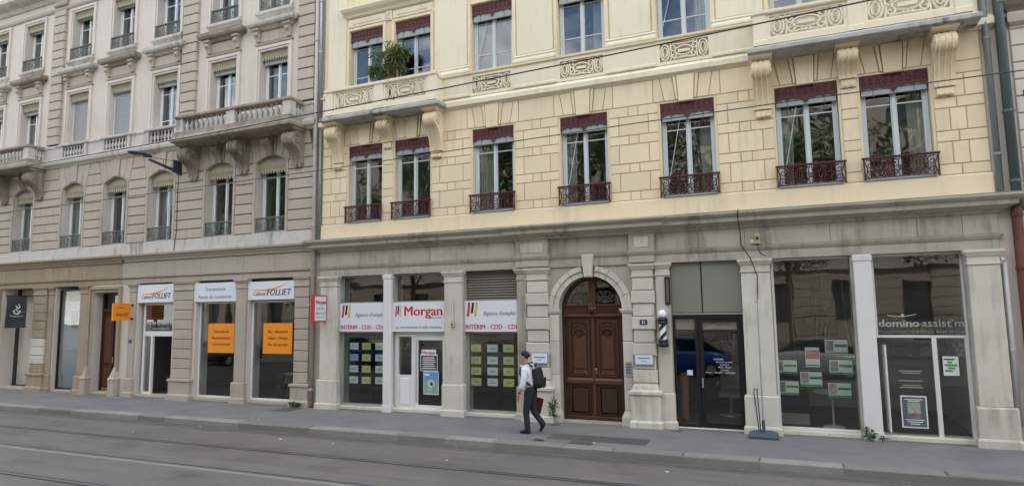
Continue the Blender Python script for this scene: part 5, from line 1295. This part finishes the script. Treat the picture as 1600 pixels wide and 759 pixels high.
# ---------------------------------------------------------------- tram contact wires
def wire(label, pts, r):
    tag(MB().tube(pts, r, 6).build('contact_wire', BLACK), label, 'wire', 'tram wires above the tracks')
wire('overhead tram wire crossing the upper floors of the facades', [(-60, -6.65, 5.9), (-14.15, -6.65, 5.79), (-9.56, -6.65, 5.83), (-6.70, -6.65, 5.89), (-4.34, -6.65, 5.94), (-1.84, -6.65, 6.01), (1.02, -6.65, 6.12), (6, -6.65, 6.3), (40, -6.65, 6.1)], .0095)
wire('overhead tram wire crossing the first-floor windows', [(-70, -3.7, 5.9), (-20.74, -3.7, 5.67), (-15.31, -3.7, 5.70), (-9.15, -3.7, 5.77), (-5.96, -3.7, 5.84), (-2.10, -3.7, 5.92), (.77, -3.7, 5.96), (3.34, -3.7, 5.97), (40, -3.7, 5.8)], .009)

# ---------------------------------------------------------------- flag stand on the pavement
t = thing('flag_stand', 'grey pole on a blue-grey weighted base in front of the pilaster', 'flag stand', (-.43, -.40, 0))
SB = M('stand_base_plastic', (.055, .075, .105), .55, .15, 8, .1, rv=0)
MB().loft(-.70, -.17, -.66, -.14, [(0, 0), (.02, .012), (.02, .05), (-.03, .085), (-.12, .10)]).build('weight_base', SB, t)
MB().tube([(-.43, -.40, .09), (-.43, -.40, .34)], .032, 10).build('socket', SB, t)
MB().tube([(-.43, -.40, .30), (-.43, -.395, 1.6), (-.42, -.38, 2.9)], [.017, .015, .010], 8).build('pole', ZINC, t)
MB().tube([(-.50, -.40, .95), (-.57, -.40, .97), (-.58, -.40, .88), (-.52, -.40, .11)], .012, 6).build('carry_handle', BLACK, t)
MB().tube([(-.52, -.40, .96), (-.49, -.40, .11)], .010, 6).build('carry_handle', BLACK, t)
MB().box(-.47, -.40, -.40, -.365, 2.74, 2.77).build('flag_hook', ZINC, t)

# ---------------------------------------------------------------- plants
def leafy(parent, n, center, spread, L_, wd, mat, droop=.6, seed=1, name='foliage'):
    q = random.Random(seed); b = MB()
    for k in range(n):
        a = q.uniform(0, 6.283); rr = q.random()**.6
        p = Vector((center[0]+spread[0]*rr*math.cos(a)*q.uniform(.3, 1), center[1]+spread[1]*rr*math.sin(a), center[2]+spread[2]*q.uniform(-1, 1)*math.sqrt(max(.05, 1-rr*rr*.8))))
        d = Vector((math.cos(a)*q.uniform(.2, 1), math.sin(a)*q.uniform(.2, 1), q.uniform(-droop-.5, .5-droop))).normalized()
        s = d.cross(Vector((q.uniform(-1, 1), q.uniform(-1, 1), q.uniform(-1, 1)))).normalized()*wd*q.uniform(.7, 1.2)
        l = L_*q.uniform(.6, 1.3)
        b.add([p, p+d*l*.5+s, p+d*l, p+d*l*.5-s], [(0, 1, 2, 3)])
    return b.build(name, mat, parent, fix=False)
BARK = M('bark', (.16, .11, .07), .9, .3, 14, .5, rv=0)
LFO = M('leaf_olive', (.10, .14, .03), .55, .35, 12, .1, rv=0); LFD = M('leaf_dark', (.05, .085, .02), .55, .35, 12, .1, rv=0)
t = thing('potted_tree', 'leafy drooping potted tree on the yellow balcony', 'plant', (-9.72, -.22, 8.24))
MB().lathe(-9.72, -.20, [(.13, 8.24), (.17, 8.55), (.18, 8.58), (.15, 8.56)], 14).build('pot', M('terracotta', (.24, .10, .055), .8, .15, 6, .1, rv=0), t)
MB().tube([(-9.72, -.20, 8.5), (-9.74, -.20, 9.2), (-9.70, -.21, 9.6), (-9.68, -.22, 10.0)], [.045, .04, .03, .018], 8).build('trunk', BARK, t)
for (dx, dz) in ((-.42, .55), (.30, .62), (-.22, .85), (.2, .9), (.45, .35), (-.5, .2)):
    MB().tube([(-9.72, -.20, 9.4), (-9.72+dx*.5, -.22, 9.45+dz*.7), (-9.72+dx, -.22, 9.4+dz)], [.02, .014, .006], 5).build('branch', BARK, t)
q = random.Random(4)
for k in range(15):
    cx, cz = -9.75+q.uniform(-.58, .50), q.uniform(9.35, 10.35)
    if abs(cx+9.75) > .35 and cz > 10.15: cz -= .3
    leafy(t, 95, (cx, -.22+q.uniform(-.12, .1), cz), (.20, .16, .20), .17, .017, LFO if k % 2 else LFD, .7, 30+k)
def weed(label, x, y, h, w, n, seed, up_=.2):
    t = thing('weed', label, 'weed', (x, y, 0), 'weeds along the facade foot')
    q = random.Random(seed)
    for k in range(4):
        dx = q.uniform(-w, w); MB().tube([(x, y, 0), (x+dx*.4, y-.02, h*.5), (x+dx*.7, y-.02, h*q.uniform(.7, 1))], [.006, .005, .002], 4).build('stem', LF, t)
    leafy(t, n, (x, y-.03, h*.5), (w, .05, h*.5), .07, .018, LF, -up_, seed)
weed('tall green weed climbing the stone left of the oak door', -5.08, -.16, .62, .09, 170, 3); weed('low spreading weed by the drainpipe between the two buildings', -12.75, -.26, .15, .28, 150, 5, .6)
weed('small weed at the foot of the white shop post', 1.50, -.16, .26, .10, 80, 6); weed('tiny weed beside the glass care agency door', 1.72, -.14, .10, .05, 24, 9)

# ---------------------------------------------------------------- walking person
def skin_mesh(pts, edges, root, sub=2):
    keys = list(pts); me = bpy.data.meshes.new('skin'); me.from_pydata([pts[k][:3] for k in keys], [(keys.index(a), keys.index(b)) for a, b in edges], [])
    o = bpy.data.objects.new('skin', me); COL.objects.link(o)
    o.modifiers.new('s', 'SKIN'); 
    for i, k in enumerate(keys):
        r = pts[k][3]; me.skin_vertices[0].data[i].radius = r if isinstance(r, tuple) else (r, r); me.skin_vertices[0].data[i].use_root = (k == root)
    s = o.modifiers.new('u', 'SUBSURF'); s.levels = sub; s.render_levels = sub
    dg = bpy.context.evaluated_depsgraph_get(); out = bpy.data.meshes.new_from_object(o.evaluated_get(dg))
    bpy.data.objects.remove(o); bpy.data.meshes.remove(me)
    out.polygons.foreach_set('use_smooth', [True]*len(out.polygons)); return out
PX, PY = -5.13, -1.54
def P_(f, l, z, r): return (-f, l, z, r)          # walks towards -X; l<0 is the side turned to the camera
SKIN = M('skin', (.42, .24, .17), .55, .05, 10, 0, rv=0); SHIRT = M('white_shirt', (.66, .68, .72), .85, .10, 9, .8, 26, rv=0); TROU = M('dark_trousers', (.020, .023, .030), .9, .25, 9, .8, 24, rv=0)
SHOE = M('dark_shoe', (.018, .010, .009), .45, .1, 8, 0, rv=0); HAIR = M('dark_hair', (.008, .007, .007), .6, .2, 40, .3, 200, rv=0); BAG = M('backpack_nylon', (.010, .010, .012), .7, .2, 10, .3, rv=0); FOLD = M('red_folder', (.10, .012, .014), .55, .1, 6, .1, rv=0)
per = thing('person', 'person in white shirt and dark trousers walking with a black backpack', 'person', (PX, PY, 0))
bp = {'pel': P_(-.02, 0, .94, (.13, .10)), 'wai': P_(.01, 0, 1.10, (.13, .09)), 'che': P_(.05, 0, 1.30, (.15, .11)), 'nb': P_(.07, 0, 1.44, (.07, .065)), 'nk': P_(.095, 0, 1.51, .053), 'jaw': P_(.125, 0, 1.575, (.06, .065)), 'sku': P_(.115, 0, 1.65, (.075, .092)), 'top': P_(.10, 0, 1.705, (.055, .07)), 'nose': P_(.225, 0, 1.615, .012), 'nosb': P_(.19, 0, 1.63, .02),
      'lh': P_(-.02, -.09, .90, .085), 'lk': P_(.05, -.10, .47, .058), 'la': P_(.02, -.10, .09, .042), 'lt': P_(.13, -.10, .045, .035),
      'rh': P_(-.03, .09, .90, .085), 'rk': P_(-.05, .09, .45, .058), 'ra': P_(-.25, .09, .22, .042), 'rt': P_(-.20, .09, .09, .033),
      'ls': P_(.05, -.19, 1.39, .055), 'le': P_(.05, -.235, 1.08, .040), 'lw': P_(.165, -.225, .85, .026), 'lp': P_(.185, -.22, .785, (.024, .034)),
      'rs': P_(.04, .19, 1.39, .055), 're': P_(-.04, .235, 1.08, .040), 'rw': P_(-.06, .225, .84, .026), 'rp': P_(-.065, .22, .78, (.024, .034))}
be = [('pel', 'wai'), ('wai', 'che'), ('che', 'nb'), ('nb', 'nk'), ('nk', 'jaw'), ('jaw', 'sku'), ('sku', 'top'), ('jaw', 'nosb'), ('nosb', 'nose'), ('pel', 'lh'), ('lh', 'lk'), ('lk', 'la'), ('la', 'lt'), ('pel', 'rh'), ('rh', 'rk'), ('rk', 'ra'), ('ra', 'rt'), ('che', 'ls'), ('ls', 'le'), ('le', 'lw'), ('lw', 'lp'), ('che', 'rs'), ('rs', 're'), ('re', 'rw'), ('rw', 'rp')]
for s, l, f0, z0 in (('l', -.22, .185, .785), ('r', .22, -.065, .78)):
    for i, (df, dz, r, ln) in enumerate(((.022, -.05, .0085, 1), (.008, -.058, .009, 1), (-.006, -.055, .0085, 1), (-.02, -.045, .0075, 1))):
        bp[f'{s}f{i}a'] = P_(f0+df, l, z0+dz*.55, r+.002); bp[f'{s}f{i}b'] = P_(f0+df+.006, l+.006, z0+dz*1.15, r); bp[f'{s}f{i}c'] = P_(f0+df+.0, l+.016, z0+dz*1.6, r*.8)
        be += [(s+'p', f'{s}f{i}a'), (f'{s}f{i}a', f'{s}f{i}b'), (f'{s}f{i}b', f'{s}f{i}c')]
    bp[s+'ta'] = P_(f0+.036, l+.012, z0+.005, .011); bp[s+'tb'] = P_(f0+.046, l+.02, z0-.03, .009); be += [(s+'w', s+'ta'), (s+'ta', s+'tb')]
put('body', skin_mesh(bp, be, 'pel', 2), SKIN, per, (PX, PY, 0))
sh = {'hem': P_(-.03, 0, .95, (.20, .165)), 'wai': P_(.0, 0, 1.08, (.195, .155)), 'che': P_(.04, 0, 1.29, (.21, .165)), 'upc': P_(.05, 0, 1.39, (.17, .12)), 'col': P_(.085, 0, 1.475, (.060, .058)), 'ls': P_(.04, -.185, 1.40, .078), 'lm': P_(.035, -.225, 1.22, .072), 'le': P_(.06, -.24, 1.06, .068), 'lc': P_(.115, -.235, .945, .058),
      'rs': P_(.04, .185, 1.40, .078), 'rm': P_(0, .225, 1.22, .072), 're': P_(-.04, .24, 1.07, .068), 'rc': P_(-.05, .235, .945, .058)}
put('shirt', skin_mesh(sh, [('hem', 'wai'), ('wai', 'che'), ('che', 'upc'), ('upc', 'col'), ('upc', 'ls'), ('ls', 'lm'), ('lm', 'le'), ('le', 'lc'), ('upc', 'rs'), ('rs', 'rm'), ('rm', 're'), ('re', 'rc')], 'che'), SHIRT, per, (PX, PY, 0))
tr = {'wb': P_(-.015, 0, 1.04, (.185, .150)), 'pel': P_(-.03, 0, .92, (.185, .155)), 'lh': P_(-.02, -.085, .86, .115), 'lm': P_(.02, -.095, .65, .092), 'lk': P_(.05, -.10, .46, .078), 'lc': P_(.035, -.10, .26, .070), 'la': P_(.015, -.10, .055, .070),
      'rh': P_(-.03, .085, .86, .115), 'rm': P_(-.04, .09, .65, .092), 'rk': P_(-.05, .09, .45, .078), 'rc': P_(-.15, .09, .33, .068), 'ra': P_(-.285, .09, .165, .072)}
put('trousers', skin_mesh(tr, [('wb', 'pel'), ('pel', 'lh'), ('lh', 'lm'), ('lm', 'lk'), ('lk', 'lc'), ('lc', 'la'), ('pel', 'rh'), ('rh', 'rm'), ('rm', 'rk'), ('rk', 'rc'), ('rc', 'ra')], 'pel'), TROU, per, (PX, PY, 0))
put('shoe', skin_mesh({'a': P_(-.05, -.10, .055, .045), 'b': P_(.05, -.10, .05, .050), 'c': P_(.16, -.10, .035, .038), 'd': P_(.215, -.10, .026, .024), 'e': P_(.01, -.10, .10, .05)}, [('a', 'b'), ('b', 'c'), ('c', 'd'), ('b', 'e')], 'b'), SHOE, per, (PX, PY, 0))
put('shoe', skin_mesh({'a': P_(-.31, .09, .225, .042), 'b': P_(-.265, .09, .15, .048), 'c': P_(-.21, .09, .065, .036), 'd': P_(-.18, .09, .03, .024), 'e': P_(-.255, .09, .20, .048)}, [('a', 'b'), ('b', 'c'), ('c', 'd'), ('b', 'e')], 'b'), SHOE, per, (PX, PY, 0))
hb = MB(); n_, m_ = 20, 14
for j in range(m_+1):
    th = math.pi*j/m_
    for i in range(n_):
        ph = 2*math.pi*i/n_; df, dl, dz = math.sin(th)*math.cos(ph), math.sin(th)*math.sin(ph), math.cos(th)
        k = 1.0 if dz > .38*max(0, df)+.30*(df > .2)-.35 and not (df > -.05 and dz < .25) else .80
        k *= 1+.03*math.sin(9*ph+5*th)*math.sin(7*th)
        hb.v.append((PX-(.098+.116*df*k), PY+.088*dl*k, 1.655+.108*dz*k))
for j in range(m_): hb.f += [(j*n_+i, (j+1)*n_+i, (j+1)*n_+(i+1) % n_, j*n_+(i+1) % n_) for i in range(n_)]
hb.build('hair', HAIR, per, True)
for l in (-.078, .078): MB().ball((PX-.105, PY+l, 1.62), .032, 8, 6, (.7, .35, 1)).build('ear', SKIN, per, True)
for l in (-.03, .03): MB().ball((PX-.188, PY+l, 1.645), .009, 8, 6).build('eye', HAIR, per, True)
MB().lathe(PX-.155, PY-.226, [(.036, .862), (.038, .872), (.036, .885)], 10).build('wristwatch', BLACK, per)
t = thing('backpack', 'bulky black backpack on the back of the walking person', 'backpack', (PX+.22, PY, 1.0))
put('bag_body', skin_mesh({'a': P_(-.17, 0, 1.40, (.13, .07)), 'b': P_(-.21, 0, 1.25, (.17, .125)), 'c': P_(-.22, 0, 1.08, (.175, .135)), 'd': P_(-.19, 0, .95, (.15, .10))}, [('a', 'b'), ('b', 'c'), ('c', 'd')], 'b'), BAG, t, (PX, PY, 0))
put('bag_pocket', skin_mesh({'a': P_(-.325, 0, 1.20, (.11, .05)), 'b': P_(-.34, 0, 1.08, (.12, .055)), 'c': P_(-.31, 0, .99, (.11, .05))}, [('a', 'b'), ('b', 'c')], 'b'), BAG, t, (PX, PY, 0))
for l in (-.135, .135): MB().tube([(PX+.12, PY+l*.8, 1.42), (PX+.02, PY+l*.98, 1.49), (PX-.075, PY+l*1.02, 1.475), (PX-.15, PY+l*1.05, 1.40), (PX-.16, PY+l*1.15, 1.28), (PX-.06, PY+l*1.45, 1.15), (PX+.10, PY+l*1.4, 1.04)], .024, 6).build('shoulder_strap', BAG, t)
MB().tube([(PX+.14, PY-.03, 1.46), (PX+.18, PY, 1.50), (PX+.14, PY+.03, 1.46)], .010, 5).build('carry_loop', BAG, t)
t = thing('document_folder', 'dark red document folder carried in the far hand', 'folder', (PX+.1, PY+.235, .4))
fb_ = MB().cbox(-.14, .14, -.012, .012, -.33, 0, .004); fo = put('folder_cover', fb_.mesh('folder_cover'), FOLD, t, (PX+.10, PY+.235, .735)); fo.rotation_euler = (0, R(14), R(4))

# ---------------------------------------------------------------- the other side of the street, seen only in the glass
OB = thing('opposite_building', 'stone building across the street mirrored in the shop glass', 'building', (-10, -31, 0))
OW = [x for x in range(-52, 40, 4)]
def solid_o(x, z):
    for c in OW:
        if abs(x-c) < .75 and any(z0 < z < z1 for z0, z1 in ((1.6, 4.2), (6, 8.6), (10, 12.4), (14, 16))): return False
    return True
wall_grid([-54, 40]+[c+s*.75 for c in OW for s in (-1, 1)], [0, 1.6, 4.2, 6, 8.6, 10, 12.4, 14, 16, 18.5], solid_o, -32.0, -31.5).build('wall', SAND, OB)
OG = M('far_pane', (.05, .06, .07), .1, .1, 1, 0, rv=.3)
for z0, z1 in ((1.6, 4.2), (6, 8.6), (10, 12.4), (14, 16)):
    for c in OW: box('window', OG, OB, c-.75, c+.75, -31.95, -31.9, z0, z1)
for z in (.8, 1.4, 2.0, 2.6, 3.2, 3.8, 4.4):
    for a, b in zip(OW[:-1], OW[1:]): box('course_stone', SAND, OB, a+.76, b-.76, -31.5, -31.44, z, z+.56)
MB().box(-54, 40, -31.5, -31.2, 5.0, 5.35).build('string_course', LIME, OB); MB().box(-54, 40, -31.5, -30.9, 18.2, 18.8).build('cornice', LIME, OB); box('roof', DZINC, OB, -54, 40, -40, -32.01, 18, 18.6)
rl = thing('railing', 'iron railing across the street mirrored in the care agency window', 'railing', (-5, -24, 0)); MB().box(-40, 34, -24.2, -23.8, 0, .7).build('railing_wall', LIME, rl)
MB().tube([(-40, -24, 2.1), (34, -24, 2.1)], .03, 5).build('top_rail', BLACK, rl)
b = MB()
for k in range(370): b.tube([(-40+.2*k, -24, .7), (-40+.2*k, -24, 2.35)], .014, 4)
b.build('railing_bars', BLACK, rl, fix=False)['kind'] = 'stuff'
# street trees
def crown_mesh(seed, n=15000):
    q = random.Random(seed); b = MB(); cl = []
    for k in range(80):
        a = q.uniform(0, 6.283); r = 3.0*q.random()**.5; z = q.uniform(-3.0, 3.2); r *= math.sqrt(max(.15, 1-(z/3.6)**2)); cl.append((r*math.cos(a), r*math.sin(a), z, q.uniform(.6, 1.1)))
    for k in range(n):
        c = q.choice(cl); v = Vector((q.gauss(0, 1), q.gauss(0, 1), q.gauss(0, 1))).normalized()*c[3]*q.random()**.4
        p = Vector(c[:3])+v; d = Vector((q.uniform(-1, 1), q.uniform(-1, 1), q.uniform(-1.2, .4))).normalized()*q.uniform(.10, .17); s = d.cross(Vector((q.uniform(-1, 1), q.uniform(-1, 1), q.uniform(-1, 1)))).normalized()*q.uniform(.04, .065)
        b.add([p, p+d*.5+s, p+d, p+d*.5-s], [(0, 1, 2, 3)])
    return b.mesh('crown', fix=False)
CM = [crown_mesh(3), crown_mesh(8)]
for m in CM: m.materials.append(LF)
TRK = MB().tube([(0, 0, 0), (.05, .02, 2.5), (-.03, 0, 5.0), (.1, .05, 7.5)], [.2, .16, .13, .06], 8)
for a in range(5): TRK.tube([(0, 0, 4.2+.4*a), (1.1*math.cos(a*1.3), 1.1*math.sin(a*1.3), 5.6+.5*a), (2.0*math.cos(a*1.3), 2.0*math.sin(a*1.3), 7.0+.5*a)], [.08, .05, .02], 5)
TRM = TRK.mesh('trunk'); TRM.materials.append(BARK)
spots = [-46, -37.5, -29.5, -22, -14.5, -7, .5, 8, 15.5]
for k, xx in enumerate(spots):
    yy = -20.6+.6*(k % 3); sc = 1+.12*((k*7) % 3-1)
    t = thing('street_tree', 'leafy plane tree across the street mirrored in the window panes', 'tree', (xx, yy, 0), 'trees across the street')
    tr_ = put('trunk', TRM, BARK, t, (xx, yy, 0)); c = put('crown', CM[k % 2], LF, t, (xx, yy, 8.6)); c.rotation_euler.z = k*1.3; c.scale = (sc*1.3, sc*1.2, sc*1.3)
# parked cars beside the camera lane
def car(x, y, col, label, name):
    t = thing('parked_car', label, 'car', (x, y, -.12), 'cars standing in the near lane')
    PT = M('car_paint_'+name, col, .22, .03, 3, 0, rv=0, spec=.6); GL = MATS.get('car_glass') or M('car_glass', (.01, .012, .014), .05, .05, 3, 0, rv=0); TY = MATS.get('tyre') or M('tyre', (.015, .015, .015), .85, .1, 9, .1, rv=0)
    st = [(-2.0, .42, .72, .60), (-1.9, .30, .88, .78), (-1.2, .22, 1.00, .84), (-.5, .20, 1.04, .86), (.6, .20, 1.04, .86), (1.4, .22, 1.02, .85), (1.9, .30, .92, .80), (2.0, .42, .78, .66)]
    b = MB()
    for sx, zl, zh, w in st:
        b.v += [(x+sx, y-w+.06, zl-.12), (x+sx, y-w, zl+.10), (x+sx, y-w+.01, zh-.22), (x+sx, y-w+.10, zh-.12), (x+sx, y+w-.10, zh-.12), (x+sx, y+w-.01, zh-.22), (x+sx, y+w, zl+.10), (x+sx, y+w-.06, zl-.12)]
    for i in range(len(st)-1): b.f += [(8*i+k, 8*i+(k+1) % 8, 8*i+8+(k+1) % 8, 8*i+8+k) for k in range(8)]
    b.f += [tuple(range(8)), tuple(range(8*(len(st)-1), 8*len(st)))]
    b.build('body', PT, t, True)
    b = MB()
    for sx, z, w in ((-1.25, .84, .74), (-.55, 1.30, .60), (.2, 1.36, .60), (1.0, 1.32, .60), (1.75, .90, .72)): b.v += [(x+sx, y-w, z-.0), (x+sx, y+w, z-.0), (x+sx, y+w+.0, .80), (x+sx, y-w, .80)]
    for i in range(4): b.f += [(4*i+k, 4*i+(k+1) % 4, 4*i+4+(k+1) % 4, 4*i+4+k) for k in range(4)]
    b.f += [(0, 1, 2, 3), (16, 17, 18, 19)]; b.build('windows', GL, t)
    MB().loft(x-.55, x+1.0, y-.58, y+.58, [(0, 1.33), (.02, 1.36), (-.06, 1.40), (-.2, 1.42)]).build('roof', PT, t)
    for sx in (-1.3, 1.25):
        for sy in (-.80, .80):
            w = MB().tube([(x+sx, y+sy-.09, .19), (x+sx, y+sy+.09, .19)], .31, 18).build('wheel', TY, t); MB().tube([(x+sx, y+sy-.095, .19), (x+sx, y+sy+.095, .19)], .19, 14).build('rim', ZINC, w)
    for sy in (-.55, .55): MB().ball((x-1.93, y+sy, .60), .12, 8, 6, (.5, 1, .7)).build('headlight', SIGNW, t); MB().ball((x+1.95, y+sy, .70), .10, 8, 6, (.4, 1, 1)).build('tail_light', RED, t)
car(-3.9, -12.5, (.012, .045, .22), 'blue parked car mirrored in the barber shop window', 'blue'); car(1.0, -12.5, (.32, .33, .34), 'silver parked car mirrored in the care agency window', 'silver'); car(-20.5, -11.5, (.015, .03, .12), 'dark blue parked car mirrored in the left agency window', 'navy')
car(-28.5, -11.5, (.02, .02, .022), 'black parked car mirrored in the estate office windows', 'black')
